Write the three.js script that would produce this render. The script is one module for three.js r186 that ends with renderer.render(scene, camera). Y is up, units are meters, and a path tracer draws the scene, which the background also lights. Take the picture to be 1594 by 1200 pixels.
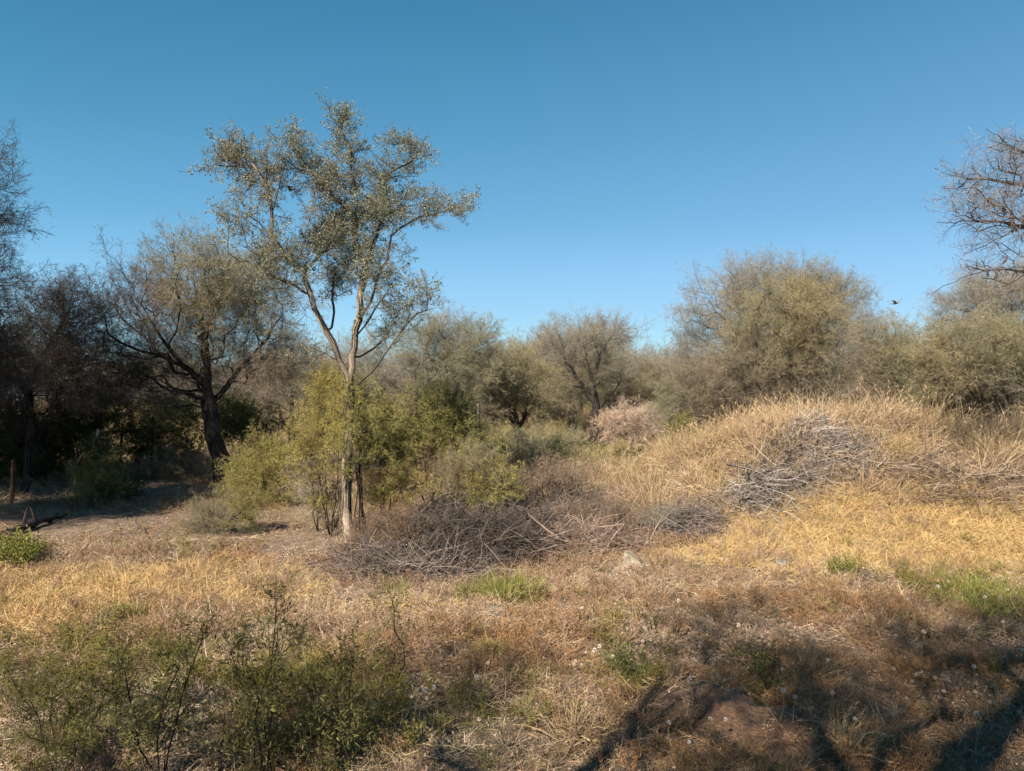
import * as THREE from 'three';
import { mergeGeometries } from 'three/addons/utils/BufferGeometryUtils.js';

// ------------------------------------------------------------------ camera, sky, sun
const scene = new THREE.Scene();
const EYE = 1.9, FOC = 1230, HOR = 615;            // eye height (m); focal length and horizon row of the 1594 x 1200 photograph
const camera = new THREE.PerspectiveCamera(52, 1024 / 771, 0.05, 2000);
camera.position.set(0, EYE, 0);
camera.lookAt(0, EYE + 15 / 1230 * 10, -10);
camera.updateMatrixWorld();

const EXPOSURE = 1.9;
const SUN_AZ = 27 * Math.PI / 180, SUN_EL = 38 * Math.PI / 180;      // behind the camera, to the left
const sunDir = new THREE.Vector3(-Math.sin(SUN_AZ) * Math.cos(SUN_EL), Math.sin(SUN_EL), Math.cos(SUN_AZ) * Math.cos(SUN_EL));
const sun = new THREE.DirectionalLight(new THREE.Color(1.0, 0.9, 0.76), 5.0);
sun.position.copy(sunDir).multiplyScalar(60);
sun.castShadow = true; sun.shadow.radius = 1; sun.shadow.mapSize.set(4096, 4096);
Object.assign(sun.shadow.camera, { left: -35, right: 35, top: 35, bottom: -35, near: 1, far: 140 });
scene.add(sun); scene.add(sun.target);

const s2l = (c) => (c <= 0.04045 ? c / 12.92 : Math.pow((c + 0.055) / 1.055, 2.4));
{
  const w = 512, h = 256, data = new Float32Array(w * h * 4);
  const stops = [[-90, 120, 110, 95], [-2, 170, 190, 200], [0, 192, 240, 254], [3, 187, 238, 254], [6, 164, 216, 252], [9, 144, 202, 244], [12, 122, 184, 228], [18, 96, 160, 204], [26, 71, 136, 179], [40, 47, 98, 140], [90, 34, 70, 108]];
  for (let j = 0; j < h; j++) {
    const el = ((j + 0.5) / h - 0.5) * 180;
    let k = 0; while (k < stops.length - 2 && el > stops[k + 1][0]) k++;
    const a = stops[k], b = stops[k + 1], t = Math.min(1, Math.max(0, (el - a[0]) / (b[0] - a[0])));
    const rgb = [1, 2, 3].map((c) => s2l((a[c] + (b[c] - a[c]) * t) / 255));
    for (let i = 0; i < w; i++) {
      const az = ((i + 0.5) / w - 0.5) * Math.PI * 2;               // 0 looks along +x in three's equirect
      const side = Math.cos(az) * Math.max(0, Math.cos(el * Math.PI / 180));   // +1 towards +x
      const up = Math.max(0, Math.min(1, el / 20));
      const q = (j * w + i) * 4, g = side * up;
      data[q] = rgb[0] * (1 + 0.45 * g) / EXPOSURE; data[q + 1] = rgb[1] * (1 + 0.16 * g) / EXPOSURE; data[q + 2] = rgb[2] * (1 + 0.18 * g) / EXPOSURE; data[q + 3] = 1;
    }
  }
  const sky = new THREE.DataTexture(data, w, h, THREE.RGBAFormat, THREE.FloatType);
  sky.mapping = THREE.EquirectangularReflectionMapping; sky.magFilter = sky.minFilter = THREE.LinearFilter; sky.wrapS = THREE.RepeatWrapping; sky.needsUpdate = true;
  scene.background = sky; scene.environment = sky; 
}
const renderer = new THREE.WebGLRenderer({ antialias: true });
renderer.setSize(1024, 771);
renderer.toneMapping = THREE.LinearToneMapping;
renderer.toneMappingExposure = EXPOSURE;
renderer.shadowMap.enabled = true;

// ------------------------------------------------------------------ helpers
function rng(seed) { let a = seed >>> 0; return () => { a = (a + 0x6D2B79F5) | 0; let t = Math.imul(a ^ (a >>> 15), 1 | a); t = (t + Math.imul(t ^ (t >>> 7), 61 | t)) ^ t; return ((t ^ (t >>> 14)) >>> 0) / 4294967296; }; }
const V = (x, y, z) => new THREE.Vector3(x, y, z);
const lerp = (a, b, t) => a + (b - a) * t, clamp = (x, a, b) => Math.min(b, Math.max(a, x));
const smooth = (a, b, x) => { const t = clamp((x - a) / (b - a), 0, 1); return t * t * (3 - 2 * t); };
function hash2(i, j) { let h = Math.imul(i, 374761393) + Math.imul(j, 668265263); h = Math.imul(h ^ (h >>> 13), 1274126177); return ((h ^ (h >>> 16)) >>> 0) / 4294967296; }
function noise(x, y) {
  const i = Math.floor(x), j = Math.floor(y), u = x - i, v = y - j, a = u * u * (3 - 2 * u), b = v * v * (3 - 2 * v);
  return lerp(lerp(hash2(i, j), hash2(i + 1, j), a), lerp(hash2(i, j + 1), hash2(i + 1, j + 1), a), b);
}
const fbm = (x, y) => 0.5 * noise(x, y) + 0.25 * noise(x * 2.1 + 7, y * 2.1 - 3) + 0.15 * noise(x * 4.3 - 5, y * 4.3 + 11) + 0.1 * noise(x * 9.1, y * 9.1 + 2);

// terrain: low rubble mound to the right, small earth humps in front, gentle unevenness
const humps = [
  [6.0, -12.9, 3.2, 1.75, 1.28], [10.6, -12.3, 2.8, 1.9, 0.95], [3.2, -12.6, 2.0, 1.5, 0.35], [8.4, -10.4, 2.2, 1.3, 0.28],
  [1.25, -4.75, 0.19, 0.22, 0.17], [1.02, -4.85, 0.15, 0.2, 0.11], [1.62, -4.5, 0.28, 0.17, 0.14], [3.4, -13.5, 3, 2, 0.1],
  [-1.4, -10.1, 1.6, 1.0, 0.12], [3.6, -30, 2.2, 1.5, 0.5],
];
function ground(x, z) {
  const r = Math.hypot(x, z);
  let h = (fbm(x * 0.35 + 3, z * 0.35) - 0.5) * 0.16 + ((noise(x * 2.3, z * 2.3) - 0.5) * 0.05 + (noise(x * 1.1 + 5, z * 1.1) - 0.5) * 0.08) * smooth(60, 10, r);
  h *= smooth(200, 40, r);
  for (const [cx, cz, rx, rz, a] of humps) { const q = ((x - cx) / rx) ** 2 + ((z - cz) / rz) ** 2; if (q < 9) h += a * Math.exp(-q); }
  h += (noise(x * 1.4 + 20, z * 1.4) - 0.5) * 0.35 * clamp(h, 0, 1);
  const q = ((x - 0.9) / 0.5) ** 2 + ((z + 10.8) / 0.3) ** 2; h -= 0.16 * Math.exp(-q);
  return h;
}
// pixel of the photograph -> point at that depth, or on the ground
const at = (px, py, d) => V((px - 797) / FOC * d, EYE + d * (HOR - py) / FOC, -d);
function onGround(px, py) {
  for (let d = 2.5; d < 120; d += 0.03) { const p = at(px, py, d); if (p.y <= ground(p.x, p.z)) { p.y = ground(p.x, p.z); return p; } }
  return at(px, py, 120);
}
const foot = (px, d) => { const p = at(px, 600, d); p.y = ground(p.x, p.z); return p; };

const used = {};
const numbered = (n) => { const k = (used[n] = (used[n] ?? -1) + 1); return k ? `${n}_${String(k).padStart(3, '0')}` : n; };
function thing(name, label, category, pos = V(0, 0, 0), group, kind) {
  const g = new THREE.Group(); g.name = numbered(name); g.position.copy(pos); g.userData = { label, category };
  if (group) g.userData.group = group; if (kind) g.userData.kind = kind; scene.add(g); return g;
}
function part(name, geo, mat, parent) { const m = new THREE.Mesh(geo, mat); m.name = name; m.castShadow = m.receiveShadow = true; parent.add(m); return m; }

class Geo {
  constructor() { this.p = []; this.c = []; this.i = []; this.uv = []; }
  v(p, c, u = 0, w = 0) { this.p.push(p.x, p.y, p.z); this.c.push(c[0], c[1], c[2]); this.uv.push(u, w); return this.p.length / 3 - 1; }
  tri(a, b, c) { this.i.push(a, b, c); }
  ribbon(pts, widths, normalHint, col0, col1 = col0) {      // flat blade along pts
    let prev; const n = pts.length;
    for (let k = 0; k < n; k++) {
      const d = (k < n - 1 ? pts[k + 1].clone().sub(pts[k]) : pts[k].clone().sub(pts[k - 1])).normalize();
      const s = d.clone().cross(normalHint); if (s.lengthSq() < 1e-6) s.set(1, 0, 0); s.normalize().multiplyScalar(widths[k] / 2);
      const t = k / (n - 1), c = [0, 1, 2].map((q) => lerp(col0[q], col1[q], t));
      if (k === n - 1 && widths[k] < 1e-5) { const a = this.v(pts[k], c); this.tri(prev[0], prev[1], a); return; }
      const a = this.v(pts[k].clone().sub(s), c), b = this.v(pts[k].clone().add(s), c);
      if (prev) { this.tri(prev[0], prev[1], b); this.tri(prev[0], b, a); } prev = [a, b];
    }
  }
  leaf(p, d, n, len, wid, c) {                              // lens-shaped leaf folded on its rib
    const s = d.clone().cross(n).normalize().multiplyScalar(wid / 2), m = p.clone().addScaledVector(d, len * 0.5).addScaledVector(n, -wid * 0.12);
    const a = this.v(p, c), b = this.v(m.clone().add(s), c), e = this.v(p.clone().addScaledVector(d, len), c), f = this.v(m.clone().sub(s), c);
    this.tri(a, b, e); this.tri(a, e, f);
  }
  tube(pts, radii, sides, col, cap = false, rough = 0) {
    const n = pts.length; let nrm = V(0, 0, 0), prevRing = null, len = 0;
    const d0 = pts[1].clone().sub(pts[0]).normalize(); nrm.set(Math.abs(d0.y) > 0.9 ? 1 : 0, Math.abs(d0.y) > 0.9 ? 0 : 1, 0).cross(d0).normalize();
    for (let k = 0; k < n; k++) {
      const d = (k === 0 ? d0.clone() : k === n - 1 ? pts[k].clone().sub(pts[k - 1]) : pts[k + 1].clone().sub(pts[k - 1])).normalize();
      if (k) len += pts[k].distanceTo(pts[k - 1]);
      nrm.addScaledVector(d, -nrm.dot(d)).normalize(); const bi = d.clone().cross(nrm);
      const ring = [], c = typeof col === 'function' ? col(k, radii[k]) : col;
      for (let s = 0; s <= sides; s++) { const a = s / sides * Math.PI * 2, rr = radii[k] * (1 + (rough ? rough * (noise((s % sides) * 1.7 + 31, len * 5) + 0.6 * noise((s % sides) * 5.3, len * 17 + 9) - 0.8) : 0)); ring.push(this.v(pts[k].clone().addScaledVector(nrm, Math.cos(a) * rr).addScaledVector(bi, Math.sin(a) * rr), c, s / sides, len)); }
      if (prevRing) for (let s = 0; s < sides; s++) { this.tri(prevRing[s], prevRing[s + 1], ring[s + 1]); this.tri(prevRing[s], ring[s + 1], ring[s]); }
      else if (cap) { const m = this.v(pts[k], c); for (let s = 0; s < sides; s++) this.tri(m, ring[s + 1], ring[s]); }
      prevRing = ring;
    }
    if (cap) { const m = this.v(pts[n - 1], typeof col === 'function' ? col(n - 1, 0) : col); for (let s = 0; s < sides; s++) this.tri(m, prevRing[s], prevRing[s + 1]); }
  }
  build() {
    const g = new THREE.BufferGeometry();
    g.setAttribute('position', new THREE.Float32BufferAttribute(this.p, 3)); g.setAttribute('color', new THREE.Float32BufferAttribute(this.c, 3)); g.setAttribute('uv', new THREE.Float32BufferAttribute(this.uv, 2));
    g.setIndex(this.i); g.computeVertexNormals(); return g;
  }
}
const rdir = (R) => { const z = R() * 2 - 1, a = R() * 6.2832, r = Math.sqrt(1 - z * z); return V(r * Math.cos(a), z, r * Math.sin(a)); };
const jit = (c, R, s = 0.2) => { const k = 1 + (R() - 0.5) * 2 * s; return [c[0] * k * (1 + (R() - 0.5) * s * 0.3), c[1] * k, c[2] * k * (1 + (R() - 0.5) * s * 0.4)]; };

// ------------------------------------------------------------------ textures and materials
function dataTex(size, fn, srgb) {
  const d = new Uint8Array(size * size * 4);
  for (let y = 0; y < size; y++) for (let x = 0; x < size; x++) { const c = fn(x / size, y / size, x, y), q = (y * size + x) * 4; for (let k = 0; k < 3; k++) d[q + k] = clamp(c[k], 0, 1) * 255; d[q + 3] = 255; }
  const t = new THREE.DataTexture(d, size, size, THREE.RGBAFormat); t.wrapS = t.wrapT = THREE.RepeatWrapping; t.magFilter = THREE.LinearFilter; t.minFilter = THREE.LinearMipmapLinearFilter; t.generateMipmaps = true;
  if (srgb) t.colorSpace = THREE.SRGBColorSpace; t.needsUpdate = true; return t;
}
const tnoise = (u, v, f, g = f) => { // tiling noise
  const x = u * f, y = v * g, i = Math.floor(x), j = Math.floor(y), a = x - i, b = y - j, s = a * a * (3 - 2 * a), t = b * b * (3 - 2 * b), m = (n, k) => ((n % k) + k) % k;
  return lerp(lerp(hash2(m(i, f), m(j, g)), hash2(m(i + 1, f), m(j, g)), s), lerp(hash2(m(i, f), m(j + 1, g)), hash2(m(i + 1, f), m(j + 1, g)), s), t);
};
const barkFn = (u, v) => { const w = tnoise(u, v, 6, 3) * 0.12, r = tnoise(u + w, v, 14, 4) * 0.6 + tnoise(u + w, v, 30, 10) * 0.4, k = smooth(0.32, 0.62, r); return 0.26 + 0.66 * k + 0.22 * (tnoise(u, v, 60, 60) - 0.5); };
const barkMap = dataTex(256, (u, v) => { const k = barkFn(u, v); return [k, k * 0.98, k * 0.95]; }, true);
const barkBump = dataTex(256, (u, v) => { const k = barkFn(u, v); return [k, k, k]; });
const soilGrain = dataTex(512, (u, v) => { const n = 0.35 * tnoise(u, v, 24) + 0.3 * tnoise(u, v, 70) + 0.35 * tnoise(u, v, 200); const k = 0.55 + 0.75 * (n - 0.2); return [k, k * (0.97 + 0.06 * tnoise(u, v, 13)), k * (0.93 + 0.1 * tnoise(u, v, 31))]; }, true);
const soilBump = dataTex(512, (u, v) => { const n = 0.4 * tnoise(u, v, 24) + 0.3 * tnoise(u, v, 70) + 0.3 * tnoise(u, v, 200); return [n, n, n]; });
soilGrain.repeat.set(0.7, 0.7); soilBump.repeat.set(0.7, 0.7);
const M = {
  bark: new THREE.MeshStandardMaterial({ name: 'bark', vertexColors: true, map: barkMap, bumpMap: barkBump, bumpScale: 0.02, roughness: 0.95 }),
  plant: new THREE.MeshPhysicalMaterial({ name: 'plant', vertexColors: true, roughness: 0.85, specularIntensity: 0.25 }),
  straw: new THREE.MeshPhysicalMaterial({ name: 'straw', vertexColors: true, roughness: 0.8, specularIntensity: 0.4 }),
  wood: new THREE.MeshStandardMaterial({ name: 'grey_dead_wood', vertexColors: true, map: barkMap, bumpMap: barkBump, bumpScale: 0.004, roughness: 0.9 }),
  soil: new THREE.MeshStandardMaterial({ name: 'soil', vertexColors: true, map: soilGrain, bumpMap: soilBump, bumpScale: 0.02, roughness: 1 }),
  stone: new THREE.MeshStandardMaterial({ name: 'stone', vertexColors: true, map: soilGrain, bumpMap: soilBump, bumpScale: 0.01, roughness: 0.95 }),
  feather: new THREE.MeshStandardMaterial({ name: 'feather', color: new THREE.Color(0.2, 0.22, 0.25), roughness: 0.8 }),
};

// ------------------------------------------------------------------ ground cover zones (what grows or lies where)
const Z = { yellow: [], pale: [], brown: [], green: [], tall: [], bare: [], olive: [], flakes: [], red: [], twig: [] };
function zone(kind, list) { for (const [px, py, rx, rz, w = 1] of list) { const p = onGround(px, py); Z[kind].push([p.x, p.z, rx, rz, w]); } }
zone('yellow', [[1290, 780, 1.3, 0.9, 1.3], [1420, 815, 1.6, 0.9, 1.3], [1530, 850, 1.2, 0.9, 1.1], [1230, 835, 1.0, 0.7, 1.2], [1130, 860, 0.8, 0.5, 0.7], [1400, 870, 1.5, 0.6, 1], [150, 915, 1.4, 0.7, 0.6], [300, 905, 1.0, 0.6, 0.5], [60, 945, 0.9, 0.6, 0.6], [380, 925, 0.8, 0.5, 0.35], [640, 950, 0.5, 0.3, 0.6], [1060, 690, 1.0, 1, 0.4]]);
zone('pale', [[560, 925, 1.0, 0.5, 1.0], [900, 910, 1.2, 0.6, 0.9], [1000, 900, 0.8, 0.6, 0.8], [720, 960, 1.0, 0.5, 0.6], [1120, 840, 0.9, 0.7, 0.5], [1210, 875, 0.3, 0.3, 1.2], [480, 900, 0.9, 0.7, 0.6], [880, 760, 1.5, 1.2, 0.9], [1000, 780, 1.5, 1.2, 0.9], [830, 730, 1.4, 1.4, 0.7]]);
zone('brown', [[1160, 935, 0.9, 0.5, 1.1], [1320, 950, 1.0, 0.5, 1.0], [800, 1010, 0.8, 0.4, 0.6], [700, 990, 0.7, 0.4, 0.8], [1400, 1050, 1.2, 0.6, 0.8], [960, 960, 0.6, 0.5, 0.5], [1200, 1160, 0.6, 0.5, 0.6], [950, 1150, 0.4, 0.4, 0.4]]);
zone('green', [[120, 1050, 0.8, 0.6, 1.2], [300, 1080, 0.9, 0.6, 1.2], [480, 1080, 0.7, 0.5, 1.0], [600, 1120, 0.6, 0.5, 0.9], [1550, 915, 0.7, 0.6, 1.3], [1500, 930, 0.4, 0.4, 0.8], [20, 860, 0.6, 0.5, 0.8], [300, 860, 0.5, 0.3, 0.5], [700, 1130, 0.5, 0.4, 0.7], [970, 1000, 0.25, 0.5, 0.7], [130, 790, 0.8, 0.5, 0.4], [1010, 1060, 0.3, 0.4, 0.5]]);
zone('tall', [[1100, 700, 1.6, 1.0, 1], [1200, 660, 1.7, 0.9, 1.2], [1290, 655, 1.8, 0.9, 1.2], [1400, 665, 1.8, 0.9, 1.1], [1520, 690, 1.8, 1.0, 1.0], [1050, 740, 1.0, 0.9, 0.7]]);
zone('bare', [[475, 850, 0.5, 0.8, 2.2], [440, 815, 0.8, 0.8, 2.0], [490, 800, 0.5, 0.7, 1.4], [300, 812, 1.3, 0.9, 1.7], [180, 818, 1.2, 0.8, 1.7], [60, 808, 1.1, 0.9, 1.7], [200, 770, 3, 1.5, 1.6], [100, 838, 1.2, 0.45, 1.5], [260, 838, 1.0, 0.4, 1.3], [390, 838, 0.8, 0.5, 1.6], [1110, 1100, 0.27, 0.24, 3], [1080, 1090, 0.2, 0.2, 2.4], [1205, 1135, 0.34, 0.2, 3], [1560, 1010, 0.6, 0.3, 1.2], [510, 885, 0.5, 0.4, 0.7], [1320, 1060, 0.3, 0.25, 1], [1370, 1115, 0.4, 0.25, 0.9]]);
zone('red', [[1115, 1095, 0.35, 0.3, 2], [1200, 1135, 0.4, 0.2, 2], [430, 820, 1.4, 1.2, 0.6], [1560, 1010, 0.8, 0.4, 0.7], [930, 770, 1.2, 0.8, 0.7]]);
zone('olive', [[930, 720, 2.2, 2.5, 1.0], [960, 745, 1.4, 1.2, 0.8], [850, 700, 3, 3, 0.7], [1060, 680, 1.2, 1.0, 0.8]]);
zone('flakes', [[1100, 960, 0.6, 0.5, 1.2], [1180, 985, 0.6, 0.35, 1.3], [1050, 1000, 0.5, 0.4, 0.8], [1130, 1020, 0.5, 0.3, 0.9], [60, 1130, 0.6, 0.4, 0.7], [250, 1120, 0.6, 0.4, 0.5], [980, 910, 0.9, 0.5, 0.8], [550, 940, 0.8, 0.4, 0.7], [1450, 1090, 0.7, 0.4, 0.6]]);
const field = (kind, x, z) => { let s = 0; for (const [cx, cz, rx, rz, w] of Z[kind]) { const q = ((x - cx) / rx) ** 2 + ((z - cz) / rz) ** 2; if (q < 8) s += w * Math.exp(-q); } return s; };

// ------------------------------------------------------------------ the ground: one sheet out to the horizon
{
  const N = 300, pos = [], col = [], uv = [], idx = [];
  const map = (t) => { const s = Math.sign(t), a = Math.abs(t); return s * (a * 22 + Math.pow(a, 6) * 600); };
  const c = new THREE.Color();
  for (let j = 0; j <= N; j++) for (let i = 0; i <= N; i++) {
    const x = map(i / N * 2 - 1), z = map(j / N * 2 - 1) - 9;
    pos.push(x, ground(x, z), z); uv.push(x, z);
    const n = fbm(x * 0.8, z * 0.8 + 20), m = noise(x * 3.1 + 9, z * 3.1);
    let rgb = [0.27, 0.19, 0.13].map((q) => q * (0.75 + 0.5 * n));
    const mixTo = (t, to) => { t = clamp(t, 0, 1); rgb = rgb.map((q, k) => lerp(q, to[k] * (0.85 + 0.3 * m), t)); };
    mixTo(field('yellow', x, z) * 0.7, [0.33, 0.22, 0.095]);
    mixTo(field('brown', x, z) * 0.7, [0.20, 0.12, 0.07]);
    mixTo(field('bare', x, z) * 0.8, [0.33, 0.235, 0.165]);
    mixTo(field('red', x, z) * 0.7, [0.30, 0.17, 0.10]);
    mixTo(field('green', x, z) * 0.4, [0.15, 0.13, 0.06]);
    col.push(...rgb);
  }
  for (let j = 0; j < N; j++) for (let i = 0; i < N; i++) { const a = j * (N + 1) + i, b = a + 1, d = a + N + 1, e = d + 1; idx.push(a, d, b, b, d, e); }
  const g = new THREE.BufferGeometry();
  g.setAttribute('position', new THREE.Float32BufferAttribute(pos, 3)); g.setAttribute('color', new THREE.Float32BufferAttribute(col, 3)); g.setAttribute('uv', new THREE.Float32BufferAttribute(uv, 2));
  g.setIndex(idx); g.computeVertexNormals();
  const m = new THREE.Mesh(g, M.soil); m.name = 'ground'; m.receiveShadow = m.castShadow = true; m.userData = { kind: 'structure', label: 'dry sandy ground with a low mound on the right', category: 'ground' }; scene.add(m);
}

// ------------------------------------------------------------------ twig sprays: the repeated unit of every crown
function spray(seed, o) {      // unit spray growing along +y, about 1 long
  const R = rng(seed), g = new Geo(), tw = o.twig, pts = [V(0, 0, 0)], wig = o.wiggle ?? 0.12;
  let d = V(0, 1, 0);
  for (let k = 1; k <= 5; k++) { d.add(rdir(R).multiplyScalar(wig * 2)).addScaledVector(V(0, 1, 0), 0.15).normalize(); pts.push(pts[k - 1].clone().addScaledVector(d, 0.2)); }
  const w0 = o.w0 ?? 0.016;
  g.tube(pts, pts.map((_, k) => w0 * 0.5 * (1 - k / 7)), 3, jit(tw, R, 0.15));
  const on = (t) => { const f = t * 5, k = Math.min(4, Math.floor(f)); return pts[k].clone().lerp(pts[k + 1], f - k); };
  const putLeaves = (p, dd, n, len) => { for (let q = 0; q < n; q++) { const a = p.clone().addScaledVector(dd, len * (q + R()) / n), l = rdir(R).addScaledVector(dd, 0.6).normalize(), s = o.leafLen * (0.6 + 0.8 * R()); if (R() < o.leafy) g.leaf(a, l, rdir(R), s, s * o.leafW, jit(o.leaf[Math.floor(R() * o.leaf.length)], R, 0.25)); } };
  for (let k = 0; k < o.sides; k++) {
    const t = 0.1 + 0.88 * (k + R() * 0.8) / o.sides, p = on(t), dd = rdir(R); dd.y = Math.abs(dd.y) * 0.6 + 0.25; dd.normalize();
    const len = (0.2 + 0.28 * R()) * (1.1 - 0.5 * t), m = p.clone().addScaledVector(dd, len * 0.5).add(rdir(R).multiplyScalar(len * 0.12)), e = p.clone().addScaledVector(dd, len).add(rdir(R).multiplyScalar(len * 0.15));
    g.ribbon([p, m, e], [w0 * 0.7, w0 * 0.5, w0 * 0.25], rdir(R), jit(tw, R, 0.2));
    putLeaves(p, dd, o.nLeaf, len);
    for (let j = 0; j < (o.sub ?? 1); j++) {
      const q = j % 2 ? m : m.clone().lerp(e, 0.6), d2 = dd.clone().add(rdir(R).multiplyScalar(1.1)).normalize(), l2 = len * (0.4 + 0.3 * R());
      g.ribbon([q, q.clone().addScaledVector(d2, l2)], [w0 * 0.5, w0 * 0.22], rdir(R), jit(tw, R, 0.2));
      putLeaves(q, d2, Math.ceil(o.nLeaf * 0.6), l2);
    }
  }
  return g.build();
}
const SP = {};
function species(name, o) { SP[name] = [1, 2, 3].map((k) => spray(k * 131 + name.length * 17 + name.charCodeAt(0), o)); }
species('thorn', { twig: [0.215, 0.175, 0.14], leaf: [[0.23, 0.20, 0.11], [0.19, 0.165, 0.09]], leafLen: 0.03, leafW: 0.45, nLeaf: 3, leafy: 0.6, sides: 15, sub: 3, w0: 0.012, wiggle: 0.17 });
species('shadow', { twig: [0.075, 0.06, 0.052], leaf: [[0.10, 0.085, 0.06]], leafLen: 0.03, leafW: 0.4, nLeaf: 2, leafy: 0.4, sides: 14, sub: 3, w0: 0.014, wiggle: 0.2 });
species('bare', { twig: [0.24, 0.215, 0.205], leaf: [[0.22, 0.17, 0.11]], leafLen: 0.03, leafW: 0.35, nLeaf: 2, leafy: 0.25, sides: 11, sub: 2, w0: 0.013, wiggle: 0.25 });
species('olive', { twig: [0.25, 0.21, 0.16], leaf: [[0.27, 0.25, 0.115], [0.21, 0.20, 0.09], [0.31, 0.27, 0.13]], leafLen: 0.034, leafW: 0.45, nLeaf: 5, leafy: 0.8, sides: 15, sub: 3, w0: 0.012, wiggle: 0.15 });
species('grey', { twig: [0.27, 0.235, 0.20], leaf: [[0.26, 0.245, 0.155], [0.22, 0.21, 0.13]], leafLen: 0.032, leafW: 0.4, nLeaf: 3, leafy: 0.7, sides: 15, sub: 3, w0: 0.012, wiggle: 0.17 });
species('silver', { twig: [0.21, 0.175, 0.145], leaf: [[0.24, 0.245, 0.15], [0.19, 0.195, 0.115], [0.29, 0.275, 0.18], [0.13, 0.135, 0.08]], leafLen: 0.085, leafW: 0.5, nLeaf: 4, leafy: 0.85, sides: 10, sub: 1, w0: 0.022, wiggle: 0.2 });
species('lime', { twig: [0.21, 0.175, 0.10], leaf: [[0.30, 0.27, 0.07], [0.24, 0.225, 0.06], [0.34, 0.29, 0.09]], leafLen: 0.05, leafW: 0.42, nLeaf: 5, leafy: 0.9, sides: 14, sub: 3, w0: 0.012 });
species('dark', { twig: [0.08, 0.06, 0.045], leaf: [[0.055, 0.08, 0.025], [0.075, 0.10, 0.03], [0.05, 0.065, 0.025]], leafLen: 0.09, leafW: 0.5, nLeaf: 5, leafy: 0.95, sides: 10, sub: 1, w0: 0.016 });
species('dry', { twig: [0.24, 0.17, 0.125], leaf: [[0.27, 0.19, 0.12], [0.22, 0.15, 0.10]], leafLen: 0.06, leafW: 0.4, nLeaf: 2, leafy: 0.5, sides: 13, sub: 2, w0: 0.014, wiggle: 0.16 });
species('willow', { twig: [0.06, 0.045, 0.03], leaf: [[0.12, 0.12, 0.04], [0.17, 0.16, 0.055], [0.075, 0.065, 0.032]], leafLen: 0.2, leafW: 0.22, nLeaf: 3, leafy: 0.85, sides: 8, sub: 1, w0: 0.014 });

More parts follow.
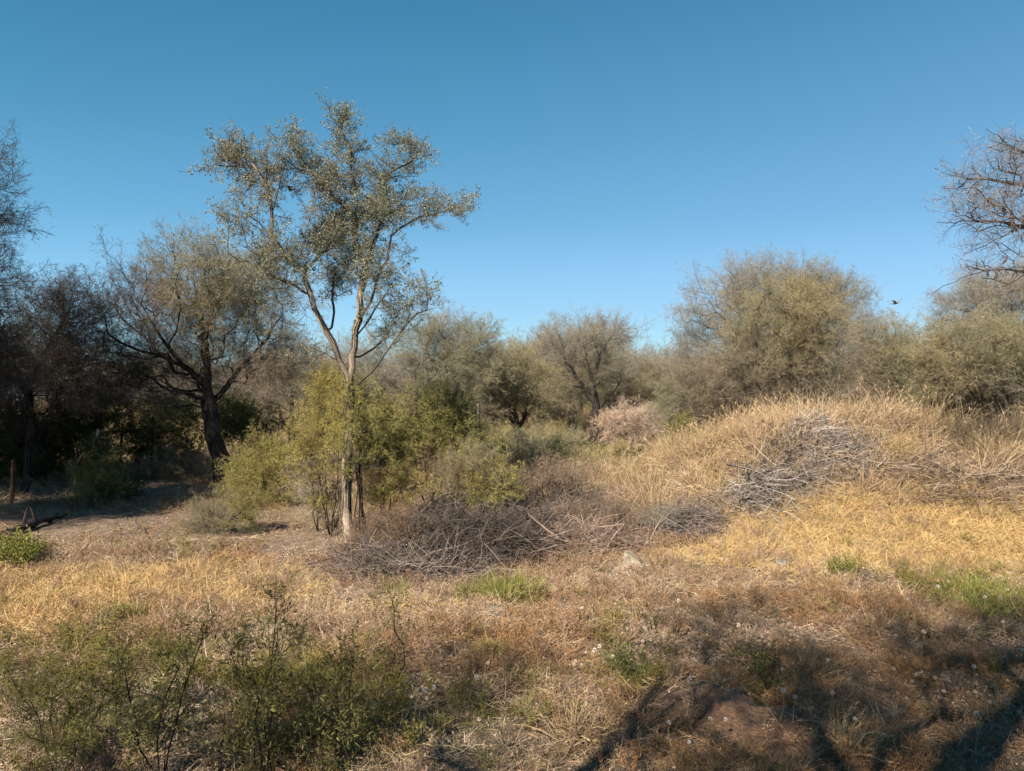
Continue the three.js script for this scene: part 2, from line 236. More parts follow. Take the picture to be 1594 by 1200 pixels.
// ------------------------------------------------------------------ woody plants: branching skeleton + instanced sprays
const UPV = V(0, 1, 0), tmpQ = new THREE.Quaternion(), tmpM = new THREE.Matrix4();
function instanced(name, geos, list, mat, parent) {
  geos.forEach((geo, k) => {
    const mine = list.filter((_, i) => i % geos.length === k); if (!mine.length) return;
    const im = new THREE.InstancedMesh(geo, mat, mine.length); im.name = name; im.castShadow = im.receiveShadow = true; im.userData.kind = 'stuff';
    mine.forEach((s, i) => { im.setMatrixAt(i, s.m); im.setColorAt(i, s.c); }); parent.add(im);
  });
}
function orient(p, dir, scale, R, sx = 1) {
  tmpQ.setFromUnitVectors(UPV, dir); const q = tmpQ.clone().multiply(new THREE.Quaternion().setFromAxisAngle(UPV, R() * 6.283));
  return new THREE.Matrix4().compose(p, q, V(scale * sx, scale, scale * sx));
}
function woody(o) {
  // o: name,label,category,base(V), limbs [[V..world]], blobs [{c:V world,r:V,n,sp,size}], trunkR, sp, seed, bark, group, tips, droop
  const R = rng(o.seed), g = thing(o.name, o.label, o.category, o.base, o.group), B = o.base;
  const X = [], par = [], plen = [], dirs = [];
  const add = (p, parent) => { X.push(p); par.push(parent); plen.push(parent < 0 ? 0 : plen[parent] + p.distanceTo(X[parent])); dirs.push(parent < 0 ? V(0, 1, 0) : p.clone().sub(X[parent]).normalize()); return X.length - 1; };
  const near = (p) => { let b = -1, bd = 1e9; for (let i = 0; i < X.length; i++) { const d = X[i].distanceToSquared(p); if (d < bd) { bd = d; b = i; } } return b; };
  for (const L of o.limbs) {
    const pts = L.map((p) => p.clone().sub(B)), curve = new THREE.CatmullRomCurve3(pts, false, 'catmullrom', 0.5), n = Math.max(2, Math.ceil(curve.getLength() / (o.step ?? 0.14)));
    let prev = X.length ? near(pts[0]) : add(pts[0], -1);
    for (let k = 1; k <= n; k++) prev = add(curve.getPoint(k / n).add(rdir(R).multiplyScalar(o.kink ?? 0.018)), prev);
  }
  const A = [];
  for (const b of o.blobs) for (let k = 0; k < b.n; k++) {
    const d = rdir(R), rr = Math.pow(R(), b.shell ?? 0.45), p = V(d.x * b.r.x, d.y * b.r.y, d.z * b.r.z).multiplyScalar(rr * (0.85 + 0.3 * R()) * (b.lump === 0 ? 1 : 0.72 + 0.56 * noise(d.x * 2.6 + o.seed, d.y * 2.6 + d.z * 3.7 + 50))).add(b.c).sub(B);
    if (p.y < (o.minY ?? 0.05) || fbm((p.x + B.x) * 1.7 + p.z, (p.y + p.z) * 1.7 + o.seed) < (o.gap ?? 0.36)) continue;
    A.push({ p, b, d: 0 });
  }
  for (const a of A) a.d = X[near(a.p)].distanceTo(a.p);
  A.sort((a, b) => a.d - b.d);
  const bf = o.bf ?? 0.35, tips = [];
  for (const a of A) {
    let b = 0, bd = 1e9; for (let i = 0; i < X.length; i++) { const dx = X[i].x - a.p.x, dy = X[i].y - a.p.y, dz = X[i].z - a.p.z, d = Math.sqrt(dx * dx + dy * dy + dz * dz) + bf * plen[i] + (dy > 0 ? dy * 0.4 : 0); if (d < bd) { bd = d; b = i; } }
    const p0 = X[b], dist = p0.distanceTo(a.p), ctrl = p0.clone().addScaledVector(dirs[b], dist * 0.35).addScaledVector(rdir(R), dist * 0.18).addScaledVector(UPV, dist * 0.12), n = Math.max(1, Math.ceil(dist / 0.16));
    let prev = b; for (let k = 1; k <= n; k++) { const t = k / n, p = p0.clone().multiplyScalar((1 - t) * (1 - t)).addScaledVector(ctrl, 2 * t * (1 - t)).addScaledVector(a.p, t * t); if (k < n) p.add(rdir(R).multiplyScalar(0.02)); prev = add(p, prev); }
    tips.push({ i: prev, b: a.b });
  }
  // radii
  const n = X.length, kids = Array.from({ length: n }, () => []), load = new Float64Array(n); for (let i = 0; i < n; i++) if (par[i] >= 0) kids[par[i]].push(i);
  const rt = o.tipR ?? 0.004; let ends = 0; for (let i = 0; i < n; i++) if (!kids[i].length) ends++;
  const roots = par.filter((q) => q < 0).length, e = Math.log(Math.max(4, ends)) / Math.log(Math.max(1.6, o.trunkR / rt));
  for (let i = n - 1; i >= 0; i--) { if (!kids[i].length) load[i] = 1; if (par[i] >= 0) load[par[i]] += load[i]; }
  const rad = (i) => rt * Math.pow(load[i], 1 / e), geo = new Geo(), bark = o.bark ?? [0.16, 0.12, 0.09];
  const low = o.flare ?? 0.25;
  for (let i = 0; i < n; i++) {
    const starts = par[i] < 0 ? [i] : []; if (!starts.length) { const sib = kids[par[i]]; let best = sib[0]; for (const s of sib) if (load[s] > load[best]) best = s; if (best !== i) starts.push(i); }
    for (const s of starts) {
      const ch = par[s] >= 0 ? [par[s]] : []; let c = s; while (c !== undefined) { ch.push(c); const k = kids[c]; let best; for (const q of k) if (best === undefined || load[q] > load[best]) best = q; c = best; }
      const rr = ch.map((q, k) => (k === 0 && par[s] >= 0 ? rad(s) : rad(q)) * (1 + low * Math.exp(-Math.max(0, X[q].y) / 0.15)));
      if (ch.length < 2) continue;
      const m = rr[0], sides = m > 0.05 ? 12 : m > 0.02 ? 6 : m > 0.009 ? 4 : 3, tone = 0.85 + 0.3 * R();
      geo.tube(ch.map((q) => X[q]), rr, sides, (k, r) => { const q = tone * (r > 0.012 ? 0.55 + 0.75 * noise(k * 0.55 + i, o.seed) : 1); return [bark[0] * q, bark[1] * q, bark[2] * q]; }, false, m > 0.02 ? 0.3 : 0);
    }
  }
  part('trunk', geo.build(), M.bark, g); g.snap = (p) => X[near(p)].clone();
  // sprays
  const by = {};
  for (const t of tips) {
    const p = X[t.i], d0 = dirs[t.i], spn = t.b.sp ?? o.sp, cnt = t.b.k ?? o.k ?? 2, mean = t.b.size ?? o.size ?? 0.42;
    const out = p.clone().add(B).sub(t.b.c); out.x /= t.b.r.x; out.y /= t.b.r.y; out.z /= t.b.r.z; if (out.lengthSq() > 1e-6) out.normalize();
    for (let k = 0; k < cnt; k++) {
      const dir = d0.clone().multiplyScalar(0.7).addScaledVector(out, 0.6).addScaledVector(UPV, (o.up ?? 0.35) - (o.droop ?? 0) * (out.y < 0.2 ? 1 : 0)).add(rdir(R).multiplyScalar(0.75)).normalize();
      let q = t.i; const back = Math.floor(R() * 3); for (let z = 0; z < back && par[q] >= 0; z++) q = par[q];
      const v = (o.tint ?? 1) * (0.8 + 0.4 * R()), warm = 0.92 + 0.16 * noise((p.x + B.x) * 1.3 + 5, (p.y + p.z) * 1.3), sc = mean * (o.sizeVar ? 0.45 + 1.1 * R() * R() + 0.15 * R() : 0.6 + 0.7 * R());
      (by[spn] ??= []).push({ m: orient(X[q].clone(), dir, sc, R), c: new THREE.Color().setRGB(v * warm, v, v * (2 - warm) * 0.98) });
    }
  }
  for (const s in by) instanced('crown', SP[s], by[s], M.plant, g);
  return g;
}
// crown blobs written as [px, py, half-width px, half-height px, how many tips, depth offset m, depth radius factor, species]
const blobs = (d, list, extra = {}) => list.map(([px, py, rx, ry, n, dz = 0, fz = 1, sp]) => ({ c: at(px, py, d + dz), r: V(rx / FOC * d, ry / FOC * d, rx / FOC * d * fz), n, sp, ...extra }));
const limb = (d, list) => list.map(([px, py, dz = 0]) => { const p = at(px, py, d); p.z += dz; return p; });
function tree(o) {
  const base = foot(o.px, o.d); base.y -= 0.03;
  const limbs = [[base, ...limb(o.d, o.trunk)], ...(o.limbs ?? []).map((l) => limb(o.d, l))];
  return woody({ name: 'thorn_tree', category: 'tree', ...o, base, limbs, blobs: blobs(o.d, o.crown, o.extra) });
}

// the tall leafy tree
{
  const d = 9.9, base = foot(547, d); base.y -= 0.04;
  const l = (...p) => limb(d, p.map(([x, y, z]) => [y < 440 ? 530 + (x - 530) * 0.93 : x, y < 350 ? y + (350 - y) * 0.14 : y, z]));
  const limbs = [
    [base, ...l([541, 800], [542, 730, 0.02], [543, 660], [546, 600], [549, 560, 0.02], [552, 525], [558, 490], [561, 466], [568, 429], [567, 405], [554, 365, 0.05], [554, 342], [560, 313, 0.1], [551, 270], [545, 212], [531, 177], [529, 156])],
    l([546, 600], [536, 572, 0.08], [527, 543, 0.12], [516, 520, 0.15], [503, 497, 0.2], [490, 465, 0.22], [478, 432, 0.25], [470, 420, 0.25], [456, 411, 0.3], [440, 395, 0.3], [427, 374, 0.35], [404, 354, 0.4], [380, 340, 0.45]),
    l([427, 374, 0.35], [431, 350, 0.35], [428, 313, 0.4], [415, 278, 0.35], [398, 258, 0.3], [381, 241, 0.3], [360, 228, 0.2], [345, 218, 0.2]),
    l([398, 258, 0.3], [370, 252, 0.3], [340, 250, 0.2], [316, 251, 0.2]),
    l([456, 411, 0.3], [435, 410, 0.4], [415, 414, 0.5], [384, 417, 0.6], [358, 391, 0.6]),
    l([478, 432, 0.25], [488, 400, -0.1], [505, 370, -0.3], [510, 335, -0.4]),
    l([516, 520, 0.15], [514, 490, -0.2], [508, 460, -0.3], [506, 420, -0.4], [520, 390, -0.5]),
    l([554, 342], [542, 319, 0.15], [522, 302, 0.2], [499, 270, 0.25], [479, 252, 0.2], [457, 248, 0.2]),
    l([561, 466], [573, 425, -0.1], [575, 400, -0.15], [580, 371, -0.2], [589, 342, -0.2], [591, 307, -0.2], [591, 278, -0.2], [606, 255, -0.1], [638, 238], [655, 222], [640, 200], [635, 195]),
    l([589, 342, -0.2], [606, 319, -0.3], [646, 302, -0.3], [684, 288, -0.3]),
    l([558, 500], [568, 492, 0.1], [585, 465, 0.25], [600, 434, 0.35], [616, 410, 0.4], [623, 380, 0.4], [646, 359, 0.35], [672, 342, 0.3], [704, 337, 0.3], [732, 327, 0.3]),
    l([550, 600], [572, 588, 0.15], [598, 562, 0.3], [622, 530, 0.3], [643, 502, 0.35], [668, 486, 0.35]),
    l([549, 560], [575, 540, -0.3], [598, 515, -0.4], [615, 470, -0.5]),
    l([542, 590, 0.05], [525, 565, -0.2], [500, 550, -0.3], [470, 535, -0.3]),
    l([568, 429], [585, 400, 0.3], [600, 360, 0.4], [612, 330, 0.4]),
    l([490, 465, 0.22], [470, 450, 0.5], [445, 440, 0.6], [420, 432, 0.6]),
    l([552, 525], [580, 500, 0.3], [606, 470, 0.4], [622, 440, 0.4]),
  ];
  // foliage follows the limbs in ragged sleeves; side limbs spring off the upper parts
  const RR = rng(19), bl = [], sleeve = (pts, from, dens, r0) => {
    const c = new THREE.CatmullRomCurve3(pts, false, 'catmullrom', 0.5), L = c.getLength(), n = Math.max(2, Math.round(L / 0.13));
    for (let k = 0; k <= n; k++) { const t = k / n; if (t < from) continue; const r = r0 * 1.3 * (0.45 + 0.65 * RR()) * (1 - 0.35 * t); bl.push({ c: c.getPoint(t).add(V((RR() - 0.5) * 0.08, (RR() - 0.3) * 0.08, (RR() - 0.5) * 0.08)), r: V(r, r * 0.85, r), n: Math.round(dens * 1.35 * (0.2 + 1.4 * RR())), lump: 0 }); }
    return c;
  };
  const main = [[0, 0.52, 3, 0.16, 0.55, 15], [1, 0.5, 2.6, 0.14, 0.5, 11], [2, 0.2, 5, 0.17, 0.15, 8], [3, 0.2, 4, 0.11, 0.2, 3], [4, 0.25, 4, 0.15, 0.2, 6], [5, 0.35, 6, 0.2, 0.3, 8], [6, 0.6, 5, 0.18, 0.6, 5], [7, 0.2, 5, 0.17, 0.15, 9], [8, 0.2, 4, 0.16, 0.2, 12], [9, 0.3, 3, 0.12, 0.3, 5], [10, 0.3, 4, 0.16, 0.25, 14], [11, 0.6, 2, 0.12, 0.5, 6], [12, 0.4, 1.8, 0.12, 0.3, 7], [14, 0.3, 3, 0.13, 0.3, 7], [15, 0.3, 3, 0.13, 0.3, 7], [16, 0.3, 2, 0.12, 0.3, 6], [13, 0.5, 1.4, 0.12, 0.4, 4]];
  const extra = [];
  for (const [li, from, dens, r0, sf, ns] of main) {
    const c = sleeve(limbs[li], from, dens, r0);
    for (let k = 0; k < ns; k++) {
      const t = sf + (1 - sf) * (k + RR() * 0.8) / ns, p = c.getPoint(Math.min(0.98, t)), tan = c.getTangent(Math.min(0.98, t)), side = rdir(RR); side.z *= 0.8;
      const dir = tan.multiplyScalar(0.55).addScaledVector(side, 0.9).addScaledVector(UPV, 0.02).normalize(), len = 0.15 + 0.32 * RR();
      const q = [p, p.clone().addScaledVector(dir, len * 0.5).add(rdir(RR).multiplyScalar(0.05)), p.clone().addScaledVector(dir, len).addScaledVector(UPV, 0.03)];
      extra.push(q); sleeve(q, 0.25, dens * 0.85, r0 * 0.75);
    }
  }
  for (const q of extra) limbs.push(q);
  bl.push(...blobs(d, [[372, 350, 30, 26, 30, -0.5, 0.7], [395, 395, 36, 22, 26, -0.5, 0.7], [500, 350, 34, 40, 40, -0.3, 0.7], [535, 385, 26, 34, 22, -0.2, 0.7], [560, 275, 40, 30, 36, 0, 0.7], [520, 260, 30, 26, 30, -0.1, 0.7], [622, 372, 28, 26, 34, -0.3, 0.7], [595, 450, 26, 40, 14, -0.3, 0.7]]));
  const t = woody({ name: 'leafy_tree', label: 'tall slender tree with grey-green leaves and forked pale trunk standing above the shrubs', category: 'tree', base, limbs, blobs: bl, trunkR: 0.06, sp: 'silver', seed: 11, size: 0.21, k: 2, sizeVar: 1, bark: [0.38, 0.315, 0.25], gap: 0.38, bf: 0.1, up: 0.3, kink: 0.017, tipR: 0.0026 });
  // dark seed clusters hanging in the crown
  const R = rng(77), pod = new THREE.IcosahedronGeometry(0.05, 1); { const p = pod.attributes.position; for (let i = 0; i < p.count; i++) { const s = 0.75 + 0.5 * hash2(Math.round(p.getX(i) * 900), Math.round(p.getY(i) * 900 + p.getZ(i) * 300)); p.setXYZ(i, p.getX(i) * s, p.getY(i) * s * 1.3, p.getZ(i) * s); } pod.computeVertexNormals(); }
  const pm = new THREE.MeshStandardMaterial({ name: 'dark_pod', color: new THREE.Color(0.05, 0.035, 0.03), roughness: 0.9 });
  for (const [px, py, s] of [[586, 316, 1.1], [575, 338, 0.8], [545, 338, 1], [450, 330, 0.9], [535, 345, 0.9], [388, 420, 1], [525, 310, 0.7], [594, 390, 0.9], [573, 398, 0.8], [498, 442, 0.8], [540, 462, 0.8], [440, 415, 0.7], [612, 300, 0.7], [546, 305, 0.7]]) { const m = part('seed_cluster', pod, pm, t); m.position.copy(t.snap(at(px, py, d).sub(base))); m.scale.setScalar(s * 0.6); m.rotation.y = R() * 6; }
}

// trees, left to right
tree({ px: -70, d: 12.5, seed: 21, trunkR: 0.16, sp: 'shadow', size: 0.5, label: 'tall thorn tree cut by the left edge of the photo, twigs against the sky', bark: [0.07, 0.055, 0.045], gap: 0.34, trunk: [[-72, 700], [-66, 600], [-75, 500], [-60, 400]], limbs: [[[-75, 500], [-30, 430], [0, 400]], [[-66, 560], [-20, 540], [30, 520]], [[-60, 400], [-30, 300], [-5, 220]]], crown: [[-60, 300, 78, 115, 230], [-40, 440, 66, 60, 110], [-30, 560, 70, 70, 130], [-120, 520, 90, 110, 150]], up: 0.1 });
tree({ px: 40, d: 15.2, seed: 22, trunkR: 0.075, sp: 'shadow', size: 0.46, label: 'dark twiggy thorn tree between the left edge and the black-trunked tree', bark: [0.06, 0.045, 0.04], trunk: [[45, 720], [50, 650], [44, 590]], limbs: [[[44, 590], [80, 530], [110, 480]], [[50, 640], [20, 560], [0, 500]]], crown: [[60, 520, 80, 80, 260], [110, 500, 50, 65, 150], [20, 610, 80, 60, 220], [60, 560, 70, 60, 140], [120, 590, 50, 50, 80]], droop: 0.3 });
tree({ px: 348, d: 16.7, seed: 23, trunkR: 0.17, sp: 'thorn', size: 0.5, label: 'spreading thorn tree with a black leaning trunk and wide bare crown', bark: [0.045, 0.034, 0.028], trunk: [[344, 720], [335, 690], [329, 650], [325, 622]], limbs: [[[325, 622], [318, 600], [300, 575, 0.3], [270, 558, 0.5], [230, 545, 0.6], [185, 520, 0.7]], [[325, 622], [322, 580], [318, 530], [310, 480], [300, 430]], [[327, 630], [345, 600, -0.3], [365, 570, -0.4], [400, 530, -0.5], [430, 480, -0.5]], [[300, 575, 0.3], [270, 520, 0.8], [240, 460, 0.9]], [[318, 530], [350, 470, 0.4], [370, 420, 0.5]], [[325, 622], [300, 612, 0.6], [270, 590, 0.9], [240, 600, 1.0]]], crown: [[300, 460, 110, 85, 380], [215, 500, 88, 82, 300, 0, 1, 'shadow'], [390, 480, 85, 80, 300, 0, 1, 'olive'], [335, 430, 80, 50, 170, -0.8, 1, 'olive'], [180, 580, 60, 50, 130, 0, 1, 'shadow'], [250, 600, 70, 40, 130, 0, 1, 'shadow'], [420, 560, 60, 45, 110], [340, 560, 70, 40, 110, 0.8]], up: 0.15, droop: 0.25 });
tree({ px: 455, d: 25, seed: 24, trunkR: 0.12, sp: 'thorn', size: 0.55, label: 'brown thorn tree behind the yellow-green shrub beside the tall tree', bark: [0.12, 0.09, 0.07], trunk: [[455, 640], [452, 600]], crown: [[440, 570, 65, 62, 260], [490, 590, 45, 45, 120], [395, 610, 50, 45, 120], [450, 640, 70, 30, 90]] });
tree({ px: 690, d: 22, seed: 25, trunkR: 0.14, sp: 'olive', size: 0.5, label: 'rounded olive thorn tree just to the right of the tall tree', trunk: [[692, 640], [695, 600]], limbs: [[[695, 600], [665, 550], [640, 520]], [[695, 600], [730, 550], [750, 520]]], crown: [[705, 560, 72, 62, 360], [735, 545, 45, 50, 140], [660, 560, 48, 58, 160, 0, 1, 'grey'], [690, 630, 75, 35, 200, 0, 1, 'thorn'], [690, 650, 70, 24, 90, -1, 1, 'thorn'], [700, 510, 50, 24, 60, 0, 1, 'grey']] });
tree({ px: 806, d: 24, seed: 26, trunkR: 0.14, sp: 'olive', size: 0.5, label: 'low olive thorn tree with several black trunks in the middle of the far row', bark: [0.05, 0.04, 0.035], trunk: [[803, 650], [800, 625]], limbs: [[[806, 668], [818, 645], [822, 620]], [[803, 650], [786, 625], [770, 600]], [[806, 668], [795, 650], [788, 635]]], crown: [[790, 595, 68, 48, 340], [835, 610, 45, 36, 140], [745, 615, 40, 36, 110], [850, 640, 50, 22, 90, 1.5, 1, 'thorn'], [755, 645, 40, 20, 70, 0, 1, 'thorn'], [790, 560, 40, 18, 50]] });
tree({ px: 922, d: 27, seed: 27, trunkR: 0.15, sp: 'grey', size: 0.5, label: 'flat-topped grey thorn tree with an umbrella crown at the centre of the horizon', bark: [0.09, 0.07, 0.06], trunk: [[925, 655], [928, 630], [922, 600]], limbs: [[[928, 630], [900, 590], [870, 545], [850, 520]], [[922, 600], [935, 550], [960, 515], [980, 500]], [[922, 600], [910, 540], [900, 500]], [[930, 640], [955, 610], [968, 590]]], crown: [[900, 530, 80, 34, 280], [950, 518, 46, 22, 110], [865, 555, 46, 30, 100], [910, 575, 56, 22, 80, 0, 1, 'thorn'], [960, 580, 30, 18, 30, 0, 1, 'thorn'], [870, 620, 34, 22, 40, 1.5, 1, 'thorn'], [970, 630, 36, 22, 50, 1.5, 1, 'thorn']] });
tree({ px: 1015, d: 36, seed: 28, trunkR: 0.14, sp: 'olive', size: 0.7, label: 'small distant olive tree in the gap below the open sky', trunk: [[1015, 640], [1015, 620]], crown: [[1015, 605, 46, 38, 220], [985, 620, 30, 30, 80], [1050, 622, 36, 34, 100]] });
tree({ px: 1215, d: 22, seed: 29, trunkR: 0.2, sp: 'grey', size: 0.55, label: 'largest grey thorn tree rising behind the mound, feathery top against the sky', bark: [0.14, 0.115, 0.10], trunk: [[1212, 640], [1205, 590]], limbs: [[[1205, 590], [1150, 520], [1110, 480]], [[1205, 590], [1210, 500], [1200, 440]], [[1205, 590], [1270, 500], [1310, 450]]], crown: [[1160, 480, 86, 72, 420], [1215, 460, 80, 52, 300], [1295, 470, 52, 48, 230], [1120, 560, 66, 60, 220], [1330, 530, 40, 50, 120], [1080, 520, 24, 36, 50]] });
tree({ px: 1222, d: 17.6, seed: 30, trunkR: 0.16, sp: 'olive', size: 0.45, label: 'brown-olive domed thorn tree directly behind the crest of the grassy mound', bark: [0.10, 0.08, 0.065], trunk: [[1222, 650], [1225, 610]], limbs: [[[1225, 620], [1180, 570], [1150, 550]], [[1225, 620], [1260, 560], [1290, 530]]], crown: [[1225, 520, 92, 74, 620], [1165, 580, 66, 55, 280, 0, 1, 'thorn'], [1280, 575, 60, 62, 300, 0, 1, 'thorn'], [1225, 610, 90, 44, 280, 0, 1, 'thorn'], [1240, 465, 60, 24, 90]], droop: 0.2 });
tree({ px: 1110, d: 19, seed: 31, trunkR: 0.1, sp: 'thorn', size: 0.45, label: 'low spreading thorn tree at the left foot of the domed tree', bark: [0.06, 0.05, 0.04], trunk: [[1110, 660], [1114, 640], [1125, 625]], limbs: [[[1114, 640], [1090, 620], [1065, 605]]], crown: [[1095, 605, 55, 40, 230], [1130, 620, 50, 36, 160], [1060, 620, 34, 30, 90, 0, 1, 'olive'], [1090, 640, 60, 24, 130], [1150, 645, 44, 24, 90]] });
tree({ px: 1395, d: 20, seed: 32, trunkR: 0.14, sp: 'olive', size: 0.48, label: 'olive thorn tree below the flying bird', bark: [0.12, 0.1, 0.08], trunk: [[1395, 650], [1392, 610]], limbs: [[[1392, 610], [1430, 560], [1450, 540]], [[1392, 610], [1360, 560], [1345, 540]]], crown: [[1395, 560, 66, 52, 360], [1360, 600, 50, 52, 200, 0, 1, 'thorn'], [1435, 590, 48, 44, 200, 0, 1, 'thorn'], [1350, 525, 30, 26, 50, 0, 1, 'grey']], droop: 0.1 });
tree({ px: 1560, d: 24, seed: 33, trunkR: 0.17, sp: 'grey', size: 0.58, label: 'grey-green thorn tree rising behind the others near the right edge', bark: [0.17, 0.14, 0.12], trunk: [[1565, 620], [1570, 540]], limbs: [[[1570, 540], [1520, 490], [1480, 480]], [[1570, 560], [1610, 480], [1630, 450]]], crown: [[1530, 480, 76, 42, 320], [1580, 455, 70, 36, 220], [1640, 500, 60, 60, 160]] });
tree({ px: 1585, d: 15.6, seed: 34, trunkR: 0.085, sp: 'olive', size: 0.42, label: 'broad olive thorn tree with an arching pale trunk by the dark green bush', bark: [0.26, 0.21, 0.16], trunk: [[1580, 690], [1578, 668], [1572, 648], [1556, 634], [1530, 627], [1500, 622]], limbs: [[[1575, 655], [1600, 620], [1620, 590]], [[1556, 634], [1540, 590], [1530, 560]], [[1572, 648], [1590, 600], [1600, 560]]], crown: [[1520, 545, 84, 46, 400], [1590, 560, 70, 52, 300], [1475, 575, 48, 40, 160], [1530, 600, 70, 26, 140, 0, 1, 'thorn'], [1600, 610, 50, 40, 120, 0, 1, 'thorn']], droop: 0.1 });
tree({ px: 1790, d: 9.2, seed: 35, trunkR: 0.06, sp: 'bare', size: 0.36, label: 'bare thorn tree reaching in from the right edge with dark dry pods', bark: [0.21, 0.19, 0.185], trunk: [[1785, 700], [1760, 560], [1740, 460], [1700, 390]], limbs: [[[1700, 390], [1640, 370], [1590, 350], [1540, 345], [1500, 345], [1462, 345]], [[1720, 420], [1650, 420], [1600, 425], [1550, 420], [1500, 432], [1452, 455]], [[1700, 390], [1650, 320], [1600, 290], [1550, 280], [1500, 275], [1455, 262]], [[1660, 330], [1620, 260], [1570, 220], [1540, 200]], [[1700, 400], [1640, 240], [1610, 200]], [[1590, 350], [1550, 375], [1500, 395]], [[1600, 425], [1570, 440], [1530, 432]]], crown: [[1560, 265, 58, 46, 90], [1590, 230, 44, 34, 60], [1520, 330, 52, 40, 70], [1580, 350, 50, 50, 70], [1555, 410, 52, 26, 44], [1640, 300, 60, 90, 120], [1680, 400, 60, 70, 80], [1500, 290, 34, 22, 24]], gap: 0.25, up: 0, tipR: 0.0035, k: 1 });
{ // dry pods on that tree
  const t = scene.children[scene.children.length - 1], R = rng(5), g = new Geo(); const pts = [0, 1, 2, 3, 4].map((k) => V(Math.sin(k * 0.9) * 0.02, -k * 0.028, Math.cos(k * 0.8) * 0.015)); g.tube(pts, [0.006, 0.014, 0.012, 0.014, 0.004], 5, [1, 1, 1]);
  const geo = g.build(), pm = new THREE.MeshStandardMaterial({ name: 'dry_pod', color: new THREE.Color(0.10, 0.075, 0.075), roughness: 0.8 });
  for (let k = 0; k < 46; k++) { const c = [[1585, 325], [1580, 350], [1560, 300], [1590, 300], [1545, 305], [1590, 425], [1560, 415], [1575, 335]][k % 8]; const m = part('seed_pod', geo, pm, t); m.position.copy(t.snap(at(c[0] + (R() - 0.5) * 34, c[1] + (R() - 0.5) * 30, 9.2).sub(t.position))); m.rotation.set(R() - 0.5, R() * 6, R() - 0.5); m.scale.setScalar(0.5 + R() * 0.6); }
}
// trees out of the frame whose shade falls into it
tree({ px: -420, d: 9.5, seed: 41, trunkR: 0.18, sp: 'thorn', size: 0.55, label: 'wide thorn tree out of frame on the left, shading the litter and grove', bark: [0.08, 0.06, 0.05], trunk: [[-420, 600], [-415, 500]], crown: [[-400, 340, 190, 150, 900], [-300, 420, 150, 120, 460], [-480, 450, 150, 130, 300]], gap: 0.25 });
tree({ px: -430, d: 12.2, seed: 43, trunkR: 0.17, sp: 'dark', size: 0.5, label: 'dense tree out of frame at the left shading the evergreen bushes', bark: [0.08, 0.06, 0.05], trunk: [[-430, 600], [-425, 500]], crown: [[-400, 400, 150, 120, 560], [-320, 470, 110, 90, 260]], gap: 0.25 });
tree({ px: -260, d: 15, seed: 42, trunkR: 0.2, sp: 'dark', size: 0.5, label: 'dense tall tree out of frame at the left behind the edge tree', bark: [0.07, 0.055, 0.045], trunk: [[-260, 600], [-250, 500]], crown: [[-190, 400, 130, 120, 620], [-260, 480, 150, 130, 420], [-130, 520, 90, 110, 260]], gap: 0.25 });
function shadeTree(x, z, seed, label, limbs, bl) {
  const base = V(x, ground(x, z) - 0.03, z);
  return woody({ name: 'shade_tree', category: 'tree', label, base, limbs: limbs.map((l) => l.map(([a, b, c]) => V(x + a, base.y + b, z + c))), blobs: bl.map(([a, b, c, r, h, n]) => ({ c: V(x + a, base.y + b, z + c), r: V(r, h, r), n: Math.round(n * 0.8) })), trunkR: 0.27, sp: 'thorn', size: 0.46, seed, bark: [0.12, 0.09, 0.07], gap: 0.47, k: 2 });
}
shadeTree(-2.6, 2.2, 51, 'thorn tree behind the viewer whose limbs shade the front grass', [[[0, 0, 0], [0.05, 1.2, 0], [0, 2.2, -0.2]], [[0, 2.2, -0.2], [0.7, 3.0, -0.5], [1.5, 3.7, -0.8], [2.3, 4.4, -1.2], [3.0, 5.0, -1.6]], [[0, 2.2, -0.2], [0.2, 3.4, -0.8], [0.5, 4.8, -1.2]], [[0.7, 3.0, -0.5], [1.6, 3.6, -0.2], [2.6, 4.2, -0.4], [3.8, 4.7, -0.9]], [[0, 1.9, -0.1], [-0.6, 3, -0.4], [-1.2, 4.4, -0.8]]], [[0.9, 4.9, -1.1, 1.1, 0.6, 260], [2.3, 5.0, -1.2, 1.1, 0.6, 280], [3.6, 5.0, -1.2, 1.0, 0.6, 260], [1.6, 4.3, -0.4, 1.0, 0.5, 160], [3.0, 4.4, -0.2, 1.0, 0.5, 160], [-0.6, 4.7, -1.4, 1.0, 0.6, 170], [1.4, 5.3, -2.4, 0.9, 0.5, 150], [2.9, 5.4, -2.5, 0.9, 0.5, 170], [4.3, 5.2, -2.2, 0.9, 0.5, 160]]);
shadeTree(-5.2, 1.2, 52, 'thorn tree behind the viewer to the left, shading the green weeds', [[[0, 0, 0], [0, 1.3, 0], [0.1, 2.3, 0]], [[0.1, 2.3, 0], [0.8, 3.4, -0.4], [1.4, 4.5, -0.5]], [[0.1, 2.3, 0], [-0.7, 3.6, -0.3], [-1.2, 4.8, -0.3]]], [[0.9, 4.5, -0.5, 1.4, 0.8, 150], [-1.0, 4.6, -0.2, 1.3, 0.8, 70]]);
